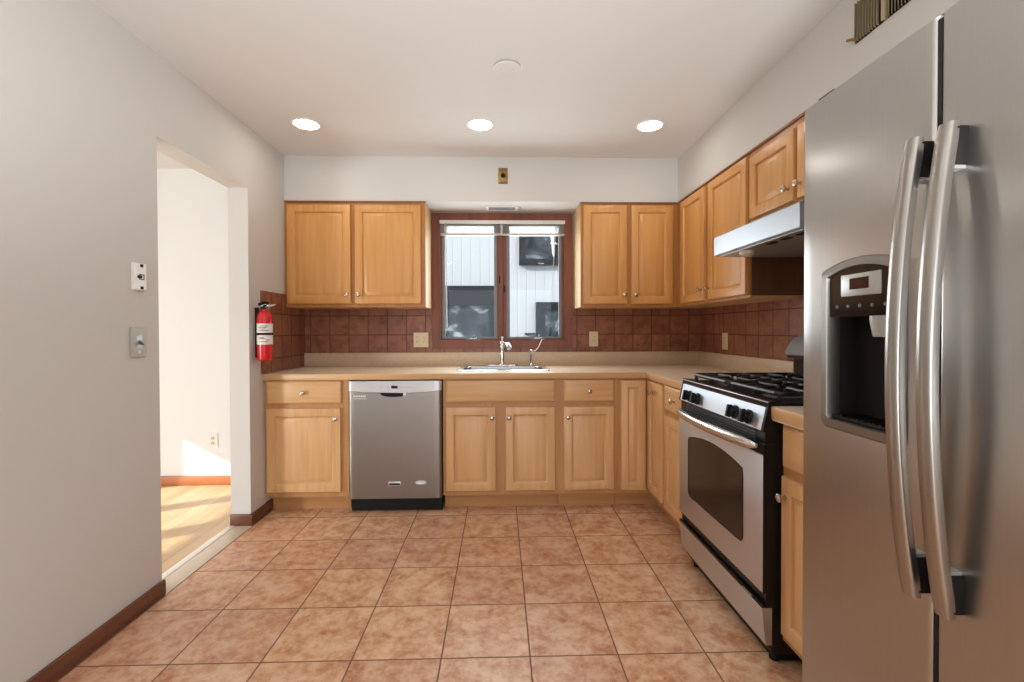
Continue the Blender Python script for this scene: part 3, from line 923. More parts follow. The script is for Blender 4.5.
def fridge_door(y0, y1, hole=None):
    yc, hw = (y0 + y1) / 2, (y1 - y0) / 2
    def xf(y):
        e = min(y - y0, y1 - y)
        x = FX + 0.003 * ((y - yc) / hw) ** 2 - 0.004
        R = 0.009
        if e < R:
            x += R - math.sqrt(max(0.0, R * R - (R - e) ** 2))
        return x
    ys = [y0 + d for d in (0, .0003, .001, .0022, .004, .0065, .009)]
    inner = [y0 + 0.018 + (y1 - y0 - 0.036) * k / 14 for k in range(1, 14)]
    if hole:
        inner = [v for v in inner if min(abs(v - hole[0]), abs(v - hole[1])) > 0.008] + [hole[0], hole[1]]
    ys = sorted(ys + inner + [y1 - d for d in (0, .0003, .001, .0022, .004, .0065, .009)])
    zs = [0.092, 0.096, 0.100] + ([hole[2], hole[3]] if hole else []) + [1.766, 1.770, 1.774]
    inset = {0: 0.006, 1: 0.0015, 2: 0.0}
    m = MB()
    grid = []
    for k, z in enumerate(zs):
        kk = min(k, len(zs) - 1 - k)
        ins = inset.get(kk, 0.0)
        grid.append([m.bm.verts.new((xf(y) + ins, y, z)) for y in ys])
    for k in range(len(zs) - 1):
        for i in range(len(ys) - 1):
            if hole and zs[k] >= hole[2] - 1e-6 and zs[k + 1] <= hole[3] + 1e-6 and ys[i] >= hole[0] - 1e-6 and ys[i + 1] <= hole[1] + 1e-6:
                continue
            m.bm.faces.new((grid[k][i], grid[k][i + 1], grid[k + 1][i + 1], grid[k + 1][i]))
    XBK = 0.866
    back = [[m.bm.verts.new((XBK, y, z)) for y in (y0, y1)] for z in (zs[0], zs[-1])]
    m.bm.faces.new([v for v in grid[0]] + [back[0][1], back[0][0]])
    m.bm.faces.new([v for v in grid[-1]] + [back[1][1], back[1][0]])
    m.bm.faces.new([g[0] for g in grid] + [back[1][0], back[0][0]])
    m.bm.faces.new([g[-1] for g in grid] + [back[1][1], back[0][1]])
    return m

HOLE = (0.892, 1.104, 0.976, 1.336)
fd = fridge_door(FYM + 0.004, FY1, HOLE).build('freezer_door', 'steel_v', t, sharp=0.7)
rd = fridge_door(FY0, FYM - 0.005).build('refrigerator_door', 'steel_v', t, sharp=0.7)

def bar_handle(yc, parent):
    z0, z1, xe, xm, wy, th = 0.700, 1.556, 0.766, 0.730, 0.0155, 0.018
    n = 28
    rings = []
    for k in range(n + 1):
        s = -1 + 2 * k / n
        z = (z0 + z1) / 2 + s * (z1 - z0) / 2
        x = xe + (xm - xe) * (1 - s * s)
        sc = 1.0
        if k in (0, n): sc = 0.88
        sec = [(th, -wy), (th * 0.40, -wy), (0.004, -wy * 0.90), (0.0010, -wy * 0.68), (0, 0), (0.0010, wy * 0.68), (0.004, wy * 0.90), (th * 0.40, wy), (th, wy)]
        rings.append([Vector((x + th / 2 + (dx - th / 2) * sc, yc + dy * sc, z)) for dx, dy in sec])
    h = MB().loops(rings).build('handle', 'steel_soft', parent, sharp=1.0)
    for a, b in ((1.482, 1.548), (0.708, 0.775)):
        MB().box(0.775, 0.808, yc - 0.0145, yc + 0.0145, a, b, bevel=0.003).build('handle_mount', 'black_matte', h)
    for z in (1.4790, 0.778):
        MB().box(0.770, 0.803, yc - 0.009, yc + 0.009, z - 0.003, z + 0.003).build('handle_clip', 'silver_plastic', h)
MB().box(0.803, 0.8615, FYM - 0.0048, FYM + 0.0038, 0.10, 1.765).build('gap_shade', 'void', t)  # black filler added to darken the gap between the doors
bar_handle(0.8455, fd)
bar_handle(0.7800, rd)

def arch(y0, y1, z0, zs, zp, r, n=12):
    """outline with a flat bottom, rounded lower corners and an arched top"""
    pts = []
    for cx, a0 in ((y0 + r, 180), (y1 - r, 270)):
        for k in range(6):
            a = math.radians(a0 + 90 * k / 5)
            pts.append((cx + r * math.cos(a), z0 + r + r * math.sin(a)))
    pts.append((y1, zs - r))
    for k in range(n + 1):
        s = 1 - 2 * k / n
        e = 1 - s * s
        y = (y0 + y1) / 2 + s * (y1 - y0) / 2 * (0.985 if k in (0, n) else 1.0)
        pts.append((y, zs + (zp - zs) * e))
    pts.append((y0, zs - r))
    return pts

def ring(prof, x):
    return [Vector((x, y, z)) for y, z in prof]
oa = arch(0.880, 1.116, 0.964, 1.340, 1.362, 0.020)
ob = arch(0.884, 1.112, 0.968, 1.336, 1.358, 0.018)
oc = arch(0.902, 1.092, 0.986, 1.324, 1.343, 0.012)
od = arch(0.904, 1.090, 0.988, 1.322, 1.341, 0.012)
disp = MB().loops([ring(oa, 0.806), ring(oa, 0.794), ring(ob, 0.790), ring(oc, 0.788), ring(od, 0.792), ring(od, 0.820)], cap0=False, cap1=False).build('dispenser_frame', 'bronze_trim', fd)
m = MB()
m.loops([ring(arch(0.903, 1.093, 0.989, 1.232, 1.2325, 0.006), 0.797), ring(arch(0.906, 1.090, 0.992, 1.230, 1.2305, 0.006), 0.8625)], cap0=False)
m.build('dispenser_recess', 'void', disp)
pan = arch(0.904, 1.090, 1.230, 1.322, 1.341, 0.004)
MB().loops([ring(pan, 0.812), ring(pan, 0.7945)]).build('control_panel', 'oven_glass', disp)
MB().box(0.7925, 0.796, 0.938, 1.052, 1.275, 1.325, bevel=0.002).build('display_plate', 'silver_plastic', disp)
MB().box(0.7917, 0.7935, 0.970, 1.024, 1.290, 1.315).build('display_screen', 'lcd', disp)
for k in range(5):
    MB().lathe((0.7948, 0.928 + k * 0.034, 1.253), (-1, 0, 0), [(0.0042, 0), (0.0042, 0.0015), (0.003, 0.002)], 12).build('button', 'grey_plastic', disp)
MB().lathe((0.826, 0.962, 1.240), (0, 0, -1), [(0.030, 0), (0.030, 0.02), (0.024, 0.055), (0.022, 0.056)], 20).build('ice_chute', 'silver_plastic', disp)
MB().box(0.846, 0.860, 0.935, 0.990, 1.03, 1.18, bevel=0.004).build('paddle', 'oven_glass', disp)
m = MB().box(0.798, 0.860, 0.908, 1.088, 0.991, 0.997)
for k in range(11):
    m.box(0.800, 0.858, 0.914 + k * 0.0155, 0.920 + k * 0.0155, 0.997, 0.9995)
m.build('drip_tray', 'black', disp)

# ================================================================== GAS RANGE
t = thing('gas_range', 'freestanding stainless and black gas range with four burners and oven', 'range', (1.27, 1.972, 0))
body = MB().box(0.962, XRW - 0.02, RY0, RY1, 0.045, 0.915, bevel=0.004).build('body', 'black', t)
MB().box(0.985, XRW - 0.03, RY0 + 0.02, RY1 - 0.02, 0.012, 0.05).build('toe_base', 'black_matte', t)
for fx_, fy_ in ((1.00, RY0 + 0.05), (1.00, RY1 - 0.05), (1.55, RY0 + 0.05), (1.55, RY1 - 0.05)):
    MB().lathe((fx_, fy_, 0), (0, 0, 1), [(0.018, 0), (0.018, 0.012), (0.010, 0.014), (0.010, 0.05)], 14).build('foot', 'black_matte', t)
m = MB().prism([(0.945, 0.930), (0.944, 0.942), (0.950, 0.947), (0.990, 0.945), (1.000, 0.938), (1.470, 0.938), (1.490, 0.946), (1.500, 0.946), (1.500, 0.915), (0.950, 0.915)], 'y', RY0 - 0.002, RY1 + 0.002)
m.build('cooktop', 'black', t)
MB().box(0.9425, 0.9465, RY0 - 0.002, RY1 + 0.002, 0.9405, 0.9455, bevel=0.0015).build('cooktop_trim', 'steel_y', t)
m = MB().prism([(0.9435, 0.922), (0.926, 0.842), (0.965, 0.842), (0.965, 0.922)], 'y', RY0 + 0.012, RY1 - 0.010)
cp = m.build('control_panel', 'steel_y', t)
for a, b in ((RY0 - 0.001, RY0 + 0.012), (RY1 - 0.010, RY1 + 0.001)):
    MB().prism([(0.944, 0.930), (0.924, 0.838), (0.975, 0.838), (0.975, 0.930)], 'y', a, b).build('panel_end_cap', 'black', cp)
nrm = Vector((-0.977, 0, 0.213))
for yk in (2.232, 2.145, 1.800, 1.700):
    o_ = Vector((0.9330, yk, 0.873))
    m = MB().lathe(o_, nrm, [(0.0275, 0.0), (0.0275, 0.006), (0.024, 0.008), (0.022, 0.022), (0.019, 0.025)], 22)
    up_ = Vector((0.213, 0, 0.977))
    sd = Vector((0, 1, 0))
    a_ = o_ + nrm * 0.020
    m.loops([[a_ + up_ * (s * 0.026) * (0.9 if w else 1) + sd * (q * 0.006) + nrm * d for s, q in ((-1, -1), (1, -1), (1, 1), (-1, 1))] for w, d in ((0, 0), (1, 0.016))])
    m.build('knob', 'black', cp)
m = MB().box(0.936, 0.965, RY0 + 0.002, RY1 - 0.002, 0.792, 0.843)
for k in range(4):
    m.box(0.931, 0.938, RY0 + 0.06, RY1 - 0.06, 0.799 + k * 0.011, 0.804 + k * 0.011)
m.build('vent_grille', 'black', t)
# oven door
dr = MB().box(0.925, 0.962, RY0 + 0.002, RY1 - 0.002, 0.268, 0.757, bevel=0.004).build('oven_door', 'steel_y', t)
MB().box(0.9255, 0.962, RY0 + 0.002, RY1 - 0.002, 0.757, 0.794, bevel=0.003).build('door_top_band', 'black', dr)
MB().box(0.928, 0.9625, RY0 - 0.0005, RY0 + 0.002, 0.268, 0.794).build('door_edge', 'black', dr)
wo = arch(1.722, 2.236, 0.384, 0.672, 0.706, 0.030)
wi = arch(1.729, 2.229, 0.391, 0.665, 0.699, 0.024)
MB().loops([ring(wo, 0.9255), ring(wo, 0.9235), ring(wi, 0.9225), ring(wi, 0.9245)], cap1=True, cap0=False).build('oven_window', 'oven_glass', dr)
n = 24
rings = []
for k in range(n + 1):
    s = -1 + 2 * k / n
    y = 1.972 + s * 0.358
    x = 0.912 - 0.036 * (1 - s * s) ** 0.8
    r = 0.020 * (0.45 if k in (0, n) else 0.85 if k in (1, n - 1) else 1.0)
    rings.append([Vector((x + 0.75 * r * math.cos(a), y, 0.786 + r * math.sin(a))) for a in [2 * math.pi * q / 14 for q in range(14)]])
hd = MB().loops(rings).build('handle', 'handle_bright', dr, sharp=1.2)
for y in (1.655, 2.289):
    MB().box(0.905, 0.93, y - 0.012, y + 0.012, 0.776, 0.796, bevel=0.003).build('handle_mount', 'black_matte', hd)
# storage drawer
dw = MB().prism([(0.927, 0.208), (0.930, 0.213), (0.962, 0.213), (0.962, 0.080), (0.942, 0.080), (0.938, 0.084)], 'y', RY0 + 0.002, RY1 - 0.002).build('storage_drawer', 'steel_y', t)
MB().box(0.940, 0.963, RY0 + 0.002, RY1 - 0.002, 0.213, 0.268).build('drawer_grip', 'black', dw)
m = MB().box(0.926, 0.935, RY0 + 0.002, RY1 - 0.002, 0.2115, 0.226, bevel=0.002)
m.build('drawer_lip', 'black', dw)
m = MB()
for k in range(6):
    m.box(0.9252, 0.9262, 1.665 + k * 0.011, 1.665 + k * 0.011 + 0.007, 0.2165, 0.2215)
m.build('maker_lettering', 'silver_plastic', dw)
# burners and grates
for bx in (1.118, 1.372):
    for by in (1.790, 2.155):
        m = MB().lathe((bx, by, 0.938), (0, 0, 1), [(0.070, 0), (0.066, 0.003), (0.045, 0.004), (0.044, 0.012), (0.040, 0.014)], 28)
        bn = m.build('burner', 'grey_plastic', t)
        MB().lathe((bx, by, 0.9515), (0, 0, 1), [(0.036, 0), (0.038, 0.003), (0.036, 0.009), (0.020, 0.011)], 28).build('burner_cap', 'black', bn)
        gx0, gx1, gy0, gy1, gz = bx - 0.122, bx + 0.122, by - 0.172, by + 0.172, 0.969
        m = MB()
        c = 0.018
        loop = [(gx0 + c, gy0), (gx1 - c, gy0), (gx1, gy0 + c), (gx1, gy1 - c), (gx1 - c, gy1), (gx0 + c, gy1), (gx0, gy1 - c), (gx0, gy0 + c), (gx0 + c, gy0), (gx0 + 2 * c, gy0)]
        m.tube([(x, y, gz) for x, y in loop], 0.0090, 8)
        for px_, py_, qx, qy in ((gx0, by, bx - 0.032, by), (gx1, by, bx + 0.032, by), (bx, gy0, bx, by - 0.032), (bx, gy1, bx, by + 0.032),
                                 (gx0, by - 0.09, bx - 0.06, by - 0.09), (gx0, by + 0.09, bx - 0.06, by + 0.09), (gx1, by - 0.09, bx + 0.06, by - 0.09), (gx1, by + 0.09, bx + 0.06, by + 0.09)):
            m.tube([(px_, py_, gz), (qx, qy, gz + 0.002), (qx + (bx - qx) * 0.12, qy + (by - qy) * 0.12, gz - 0.005)], 0.0075, 8)
        for sx_ in (gx0 + 0.006, gx1 - 0.006):
            for sy_ in (gy0 + 0.006, by, gy1 - 0.006):
                m.tube([(sx_, sy_, 0.9375), (sx_, sy_, gz)], 0.0085, 8)
        m.build('grate', 'iron', t)
MB().box(1.520, XRW - 0.022, RY0 + 0.003, RY1 - 0.003, 0.915, 1.066, bevel=0.004).build('backguard', 'black', t)
m = MB().prism([(1.484, 1.066), (1.478, 1.074), (1.486, 1.098), (1.502, 1.128), (1.524, 1.152), (1.556, 1.168), (1.600, 1.172), (1.600, 1.066)], 'y', RY0 + 0.001, RY1 - 0.002)
bgt = m.build('backguard_hood', 'guard_grey', t)
MB().box(1.486, 1.600, RY0 + 0.002, RY1 - 0.003, 1.052, 1.067, bevel=0.004).build('backguard_lip', 'black', bgt)

# ================================================================== DISHWASHER
DX0, DX1, DYF = -0.984, -0.380, 3.018
t = thing('dishwasher', 'stainless steel dishwasher with silver control strip between two maple cabinets', 'dishwasher', (-0.682, 3.3, 0))
MB().box(DX0 + 0.002, DX1 - 0.002, 3.062, YW - 0.03, 0.03, 0.868).build('tub', 'black_matte', t)
MB().box(DX0 + 0.004, DX1 - 0.002, 3.070, 3.095, 0.006, 0.100).build('kick_plate', 'black_matte', t)
def bowed(z0f, z1f, y_off, name, mat, parent):
    """door skin with softly rounded left and right edges"""
    us = [0, .002, .006, .012, .02] + [0.02 + (DX1 - DX0 - 0.04) * k / 16 for k in range(1, 16)] + [DX1 - DX0 - d for d in (.02, .012, .006, .002, 0)]
    m = MB()
    rows = []
    R = 0.02
    for top in (0, 1):
        row = []
        for u in us:
            e = min(u, DX1 - DX0 - u)
            y = DYF + y_off + (R - math.sqrt(R * R - (R - e) ** 2) if e < R else 0) * 0.9
            z = (z1f if top else z0f)(u / (DX1 - DX0))
            row.append(m.bm.verts.new((DX0 + u, y, z)))
        rows.append(row)
    backs = [[m.bm.verts.new((v.co.x, 3.062, v.co.z)) for v in (row[0], row[-1])] for row in rows]
    for i in range(len(us) - 1):
        m.bm.faces.new((rows[0][i], rows[0][i + 1], rows[1][i + 1], rows[1][i]))
    m.bm.faces.new(rows[1] + [backs[1][1], backs[1][0]])
    m.bm.faces.new(rows[0] + [backs[0][1], backs[0][0]])
    m.bm.faces.new((rows[0][0], rows[1][0], backs[1][0], backs[0][0]))
    m.bm.faces.new((rows[0][-1], rows[1][-1], backs[1][1], backs[0][1]))
    return m.build(name, mat, parent, sharp=0.5)
curve = lambda s: 0.806 - 0.016 * (1 - (2 * s - 1) ** 2)
dd = bowed(lambda s: 0.100, lambda s: curve(s) - 0.002, 0.004, 'door', 'steel_dark', t)
dc = bowed(curve, lambda s: 0.868, 0.0, 'control_strip', 'panel_silver', t)
MB().box(-0.704, -0.662, DYF - 0.0015, DYF + 0.002, 0.820, 0.839, bevel=0.0005).build('display', 'dark_glass', dc)
for k in range(6):
    MB().box(-0.648 + k * 0.013, -0.640 + k * 0.013, DYF - 0.0010, DYF + 0.002, 0.826, 0.831).build('button', 'silver_plastic', dc)
for k in range(2):
    MB().box(-0.770 + k * 0.040, -0.763 + k * 0.040, DYF - 0.0010, DYF + 0.002, 0.824, 0.833).build('button', 'silver_plastic', dc)
hp = []
for k in range(13):
    a = math.pi * k / 12
    hp.append((-0.690 - 0.085 * math.cos(a), 0.790 - 0.026 * math.sin(a) ** 0.7))
MB().loops([[Vector((x, DYF + 0.0032, z)) for x, z in hp], [Vector((x, DYF + 0.010, z)) for x, z in hp]]).build('pocket_handle', 'black_matte', dd)
MB().lathe((-0.618, DYF + 0.004, 0.780), (0, -1, 0), [(0.011, 0), (0.011, 0.003), (0.006, 0.005)], 16).build('handle_badge', 'panel_silver', dd)
m = MB()
for k in range(7):
    m.box(-0.948 + k * 0.0115, -0.948 + k * 0.0115 + 0.008, DYF + 0.0025, DYF + 0.006, 0.765, 0.776)
m.box(-0.948, -0.862, DYF + 0.0025, DYF + 0.006, 0.752, 0.755)
m.build('sticker_lettering', 'label', dd)
b = MB().box(-0.726, -0.648, DYF + 0.0015, DYF + 0.006, 0.186, 0.211, bevel=0.001).build('badge', 'panel_silver', dd)
m = MB().box(-0.721, -0.652, DYF + 0.0008, DYF + 0.003, 0.189, 0.201).build('badge_plate', 'oven_glass', b)
el = lambda a_, b_, y: [Vector((-0.516 + a_ * math.cos(2 * math.pi * k / 24), y, 0.203 + b_ * math.sin(2 * math.pi * k / 24))) for k in range(24)]
MB().loops([el(0.036, 0.014, DYF + 0.006), el(0.036, 0.014, DYF + 0.0020), el(0.031, 0.010, DYF + 0.0015), el(0.027, 0.008, DYF + 0.003)]).build('oval_badge', 'panel_silver', dd)

# ================================================================== FIRE EXTINGUISHER
ex, ey = XL + 0.0600, 2.945
t = thing('fire_extinguisher', 'red fire extinguisher with white labels hanging on the wall stub by the doorway', 'fire extinguisher', (ex, ey, 1.012))
cyl = MB().lathe((ex, ey, 1.012), (0, 0, 1), [(0.037, 0), (0.043, 0.004), (0.045, 0.012), (0.045, 0.255), (0.042, 0.275), (0.036, 0.296), (0.022, 0.308), (0.016, 0.312), (0.016, 0.322)], 32).build('cylinder', 'red', t)
m = MB()
for z0, z1 in ((1.186, 1.243), (1.113, 1.171)):
    m.lathe((ex, ey, z0), (0, 0, 1), [(0.0450, 0), (0.0457, 0.0005), (0.0457, z1 - z0 - 0.0005), (0.0450, z1 - z0)], 32, False, False)
lb = m.build('label', 'label', cyl)
m = MB()
for k, (z, a0, a1) in enumerate(((1.226, -100, -40), (1.216, -110, -50), (1.207, -100, -62), (1.197, -110, -35), (1.155, -105, -70), (1.147, -105, -60), (1.139, -60, -30), (1.128, -105, -40))):
    pts0 = [Vector((ex + 0.0460 * math.cos(math.radians(a)), ey + 0.0460 * math.sin(math.radians(a)), z)) for a in [a0 + (a1 - a0) * q / 6 for q in range(7)]]
    pts1 = [p + Vector((0, 0, 0.004)) for p in pts0]
    m.loops([pts0, pts1], close=False, cap0=False, cap1=False)
m.build('label_print', 'label_ink', lb)
MB().lathe((ex, ey, 1.1725), (0, 0, 1), [(0.0460, 0), (0.0472, 0.001), (0.0472, 0.012), (0.0460, 0.013)], 32, False, False).build('strap', 'black_matte', t)
MB().box(XL + 0.0005, XL + 0.0165, ey - 0.004, ey + 0.026, 1.03, 1.345, bevel=0.003).build('wall_bracket', 'black_matte', t)
vh = MB().lathe((ex, ey, 1.333), (0, 0, 1), [(0.018, 0), (0.020, 0.005), (0.020, 0.022), (0.014, 0.028)], 18).build('valve', 'black_matte', t)
m = MB().tube([(ex - 0.012, ey - 0.030, 1.352), (ex + 0.0, ey, 1.360), (ex + 0.03, ey + 0.02, 1.356), (ex + 0.055, ey + 0.03, 1.366)], [0.007, 0.010, 0.008, 0.004], 10)
m.build('lever', 'chrome', vh)
MB().tube([(ex - 0.018, ey - 0.034, 1.362), (ex - 0.002, ey - 0.004, 1.374), (ex + 0.020, ey + 0.012, 1.372)], [0.009, 0.012, 0.007], 10).build('grip', 'black_matte', vh)
MB().lathe((ex + 0.018, ey - 0.004, 1.345), (0.8, -0.6, 0), [(0.011, 0), (0.013, 0.004), (0.013, 0.008), (0.010, 0.009)], 16).build('gauge', 'chrome', vh)

# ================================================================== SMALL WALL AND CEILING FITTINGS
def plate(name, label, cat, P, u0, u1, w0, w1, th, mat, group=None):
    t = thing(name, label, cat, P((u0 + u1) / 2, (w0 + w1) / 2, 0), group)
    MB().loops(rect_rings(P, u0, u1, w0, w1, [(0, 0.0005), (0, th - 0.002), (0.002, th)])).build('cover_plate', mat, t)
    return t
def duplex(P, uc, wc, th, parent, mat='almond'):
    for s in (-1, 1):
        w = wc + s * 0.0195
        pts = [(uc + 0.0165 * math.cos(a) * 1.0, w + 0.0145 * math.sin(a)) for a in [2 * math.pi * k / 20 for k in range(20)]]
        r = MB().loops([[P(u, v, th - 0.001) for u, v in pts], [P(u, v, th + 0.0015) for u, v in pts]]).build('receptacle', mat, parent)
        m = MB()
        for du, a in ((-0.006, 0.005), (0.006, 0.004)):
            m.loops([[P(uc + du - 0.0012, w - a + 0.002, n), P(uc + du + 0.0012, w - a + 0.002, n), P(uc + du + 0.0012, w + a + 0.002, n), P(uc + du - 0.0012, w + a + 0.002, n)] for n in (th + 0.001, th + 0.0019)])
        m.build('slots', 'black_matte', r)
    MB().lathe(P(uc, wc, th - 0.0005), P(uc, wc, th + 1) - P(uc, wc, th), [(0.0032, 0), (0.003, 0.0013), (0.001, 0.0016)], 10).build('screw', 'nickel', parent)
PT = planes('back', YW - 0.0092)
t = plate('electrical_outlet', 'wide almond double outlet plate on red-brown tiles left of the window', 'outlet', PT, -0.676, -0.560, 1.064, 1.180, 0.006, 'almond', 'electrical outlets')
duplex(PT, -0.646, 1.122, 0.006, t); duplex(PT, -0.590, 1.122, 0.006, t)
t = plate('electrical_outlet', 'single almond outlet on red-brown tiles right of the window', 'outlet', PT, 0.716, 0.788, 1.064, 1.183, 0.006, 'almond', 'electrical outlets')
duplex(PT, 0.752, 1.1235, 0.006, t)
PW = planes('side', XRW - 0.0102)
t = plate('electrical_outlet', 'almond outlet on the tiled right wall beyond the range', 'outlet', PW, 3.216, 3.290, 1.054, 1.172, 0.006, 'almond', 'electrical outlets')
duplex(PW, 3.253, 1.113, 0.006, t)
PH = planes('back', YHB)
t = plate('electrical_outlet', 'white outlet low on the hall wall seen through the doorway', 'outlet', PH, -2.262, -2.188, 0.286, 0.404, 0.007, 'hall', 'electrical outlets')
duplex(PH, -2.225, 0.345, 0.007, t, 'almond')
PL = lambda u, w, n: Vector((XL + n, u, w))
t = plate('phone_jack', 'white wall phone jack plate on the left wall above the light switch', 'phone jack', PL, 1.971, 2.038, 1.374, 1.488, 0.014, 'white')
m = MB().loops(rect_rings(PL, 1.996, 2.024, 1.418, 1.442, [(0, 0.0135), (0, 0.0155), (0.004, 0.0155), (0.005, 0.012)])); m.build('jack', 'grey_plastic', t)
m = MB().loops(rect_rings(PL, 1.988, 2.010, 1.424, 1.436, [(0, 0.0135), (0, 0.0165), (0.001, 0.017)])); m.build('jack_clip', 'black_matte', t)
for wz in (1.384, 1.478):
    MB().loops(rect_rings(PL, 2.003, 2.017, wz - 0.006, wz + 0.006, [(0, 0.0135), (0, 0.0165), (0.001, 0.017)])).build('mounting_stud', 'black_matte', t)
t = plate('light_switch', 'brushed metal light switch plate on the left wall below the phone jack', 'light switch', PL, 1.958, 2.040, 1.090, 1.216, 0.009, 'switch_plate')
m = MB().loops(rect_rings(PL, 1.984, 2.014, 1.128, 1.180, [(0, 0.0085), (0, 0.0095), (0.001, 0.0095)])); m.build('switch_surround', 'silver_plastic', t)
m = MB().loops([[PL(1.994, 1.146, .009), PL(2.004, 1.146, .009), PL(2.004, 1.162, .009), PL(1.994, 1.162, .009)], [PL(1.995, 1.140, .026), PL(2.003, 1.140, .026), PL(2.003, 1.147, .026), PL(1.995, 1.147, .026)]]); m.build('toggle', 'grey_plastic', t)
m = MB().lathe(PL(1.999, 1.112, 0.0085), (1, 0, 0), [(0.006, 0), (0.006, 0.002), (0.003, 0.003)], 12); m.build('indicator', 'white', t)

t = plate('junction_box_cover', 'small open brass wiring box on the white soffit above the window', 'junction box', PU, -0.003, 0.064, 2.256, 2.369, 0.010, 'brass')
MB().lathe(PU(0.030, 2.312, 0.009), (0, -1, 0), [(0.024, 0), (0.024, 0.003), (0.018, 0.004), (0.016, 0.001)], 20).build('ring', 'brass', t)
MB().lathe(PU(0.030, 2.312, 0.0095), (0, -1, 0), [(0.015, 0), (0.015, 0.002), (0.010, 0.0035)], 20).build('socket', 'void', t)
for wz in (2.358, 2.266):
    MB().box(0.008, 0.052, YU - 0.0125, YU - 0.009, wz - 0.006, wz + 0.006).build('bracket_tab', 'grey_plastic', t)

t = thing('ceiling_cover_plate', 'round blank white cover plate on the ceiling in front of the middle light', 'cover plate', (0.041, 2.216, H))
MB().lathe((0.041, 2.216, H - 0.0003), (0, 0, -1), [(0.066, 0), (0.067, 0.004), (0.064, 0.009), (0.030, 0.012), (0.004, 0.0125)], 40).build('disc', 'ceiling', t)
MB().lathe((0.041, 2.216, H), (0, 0, -1), [(0.066, -0.0002), (0.0695, -0.0002), (0.0695, 0.003), (0.066, 0.003)], 40, False, False).build('rim_shadow', 'silver_plastic', t)  # grey ring drawn as the shadow around the plate
for dx in (-0.03, 0.03):
    MB().lathe((0.041 + dx, 2.206, H - 0.0115), (0, 0, -1), [(0.004, 0), (0.004, 0.0015), (0.002, 0.002)], 10).build('screw', 'silver_plastic', t)

spots = [(-1.165, 2.842, 'leftmost lit recessed ceiling light, near the left wall'), (-0.113, 2.828, 'middle lit recessed ceiling light, above the window'),
         (0.927, 2.820, 'rightmost lit recessed ceiling light, near the right soffit'),
         (-1.0, 0.75, 'added recessed ceiling light, unseen overhead on the left'), (0.80, 0.75, 'added recessed ceiling light, unseen overhead on the right'),  # from here on, unseen lights added to brighten the kitchen
         (-0.95, -1.30, 'added recessed ceiling light, unseen at the rear on the left'), (0.80, -1.30, 'added recessed ceiling light, unseen at the rear on the right')]
spots += [(-2.7, 2.5, 'added unseen recessed ceiling light in the hall near the back wall'), (-3.0, 0.9, 'added unseen recessed ceiling light in the middle of the hall')]  # two more out of view, added to brighten the hall
for sx_, sy_, lab in spots:
    t = thing('recessed_light', lab, 'ceiling light', (sx_, sy_, H), 'recessed ceiling lights')
    MB().lathe((sx_, sy_, H), (0, 0, -1), [(0.068, -0.0002), (0.086, -0.0002), (0.086, 0.002), (0.083, 0.004), (0.073, 0.005), (0.070, 0.003), (0.068, -0.0002)], 48, False, False).build('trim_ring', 'white', t)
    MB().lathe((sx_, sy_, H), (0, 0, -1), [(0.0695, 0.0005), (0.0695, 0.0030), (0.05, 0.0036)], 48).build('lamp_lens', 'lamp', t)

t = thing('air_register', 'grey metal air register under the soffit above the window', 'air vent', (0.04, 3.535, ZUT))
m = MB().slab([-0.095, -0.078, 0.125, 0.142], [3.475, 3.492, 3.572, 3.589], lambda i, j: not (i == 1 and j == 1), ZUT - 0.006, ZUT - 0.0003, 'xyz'); m.build('frame', 'white', t)
m = MB()
for k in range(7):
    y = 3.496 + k * 0.0115
    m.loops([[Vector((-0.078, y, ZUT - 0.001)), Vector((-0.078, y + 0.002, ZUT - 0.001)), Vector((-0.078, y + 0.008, ZUT - 0.006)), Vector((-0.078, y + 0.006, ZUT - 0.006))],
             [Vector((0.125, y, ZUT - 0.001)), Vector((0.125, y + 0.002, ZUT - 0.001)), Vector((0.125, y + 0.008, ZUT - 0.006)), Vector((0.125, y + 0.006, ZUT - 0.006))]])
m.build('louvres', 'aluminium', t)
MB().box(0.150, 0.168, 3.50, 3.575, ZUT - 0.008, ZUT - 0.0004, bevel=0.002).build('damper_lever', 'silver_plastic', t)

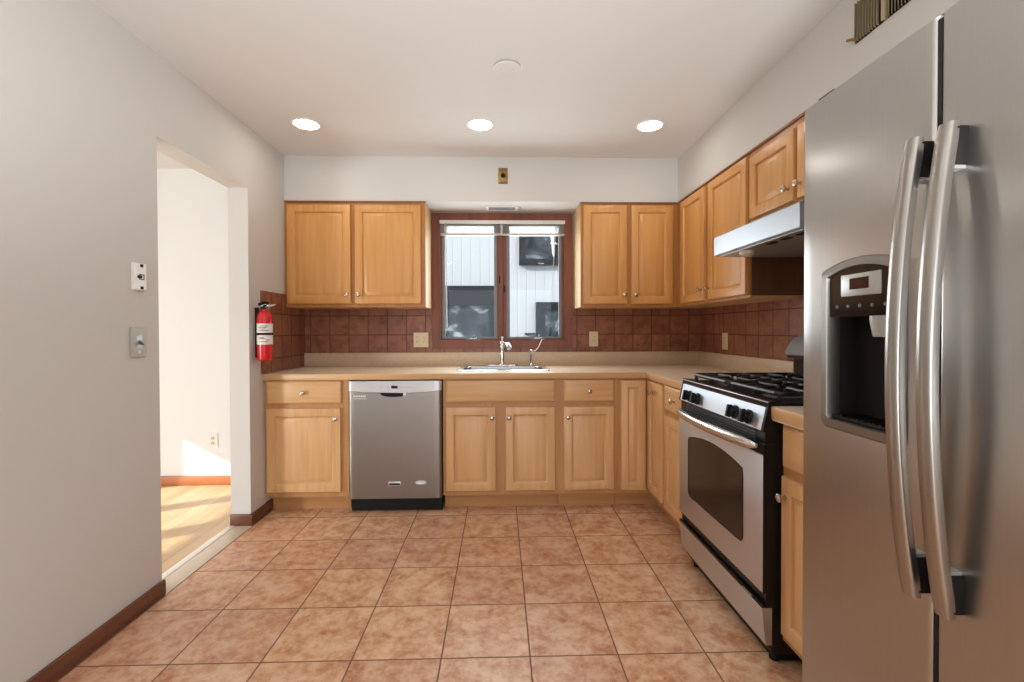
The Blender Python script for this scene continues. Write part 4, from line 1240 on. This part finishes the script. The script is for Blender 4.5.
VY0, VY1, VZ0, VZ1 = 1.170, 1.668, 2.244, 2.386
t = thing('wall_vent', 'beige metal vent grille with upright slats on the soffit above the refrigerator', 'air vent', (XRU, 1.42, 2.31))
MB().box(XRU - 0.004, XRU - 0.0004, VY0, VY1, VZ0, VZ1).build('back_plate', 'void', t)
m = MB()
for (a, b, s) in ((1.545, VY1, 1), (VY0 + 0.01, 1.525, -1)):
    nn = int((b - a) / 0.0125)
    for k in range(nn):
        y = b - 0.004 - k * 0.0125
        lean = 0.0035 if s > 0 else 0.0085
        m.loops([[Vector((XRU - 0.004, y, z)), Vector((XRU - 0.004, y - 0.002, z)), Vector((XRU - 0.014, y - lean - 0.002, z)), Vector((XRU - 0.014, y - lean, z))] for z in (VZ0, VZ1)])
m.build('slats', 'vent_paint', t)
MB().box(XRU - 0.0145, XRU - 0.003, 1.526, 1.541, VZ0 - 0.001, VZ1).build('centre_bar', 'vent_paint', t)
MB().tube([(XRU - 0.004, VY1 + 0.003, 2.262), (XRU - 0.012, VY1 + 0.010, 2.266), (XRU - 0.016, VY1 + 0.024, 2.270)], 0.005, 8).build('damper_lever', 'brass', t)

# raised blind in the window
t = thing('window_blind', 'white horizontal blind pulled all the way up in the kitchen window', 'blind', (0.028, YW + 0.0, 2.06))
bx0, bx1 = WX0 + 0.008, WX1 - 0.008
MB().box(bx0, bx1, YW - 0.026, YW + 0.012, 2.034, 2.063, bevel=0.003).build('headrail', 'white', t)
m = MB()
for k in range(14):
    z = 1.962 + k * 0.0048
    m.loops([[Vector((x, YW - 0.020, z)), Vector((x, YW - 0.007, z + 0.002)), Vector((x, YW + 0.006, z)), Vector((x, YW + 0.006, z + 0.0012)), Vector((x, YW - 0.007, z + 0.0032)), Vector((x, YW - 0.020, z + 0.0012))] for x in (bx0 + 0.006, bx1 - 0.006)])
m.build('slat_stack', 'blind', t)
MB().box(bx0 + 0.004, bx1 - 0.004, YW - 0.021, YW + 0.007, 1.944, 1.960, bevel=0.004).build('bottom_rail', 'blind', t)
for x in (0.020,):
    MB().box(x - 0.008, x + 0.008, YW - 0.0275, YW - 0.022, 1.944, 2.036, bevel=0.001).build('ladder_tape', 'blind', t)
MB().tube([(-0.417, YW - 0.030, 2.04), (-0.415, YW - 0.031, 1.70), (-0.412, YW - 0.030, 1.22)], 0.0040, 8).build('tilt_wand', 'cord', t)
MB().tube([(0.452, YW - 0.028, 2.02), (0.440, YW - 0.029, 1.85), (0.424, YW - 0.029, 1.64), (0.414, YW - 0.029, 1.46)], 0.0022, 6).build('pull_cord', 'cord', t)
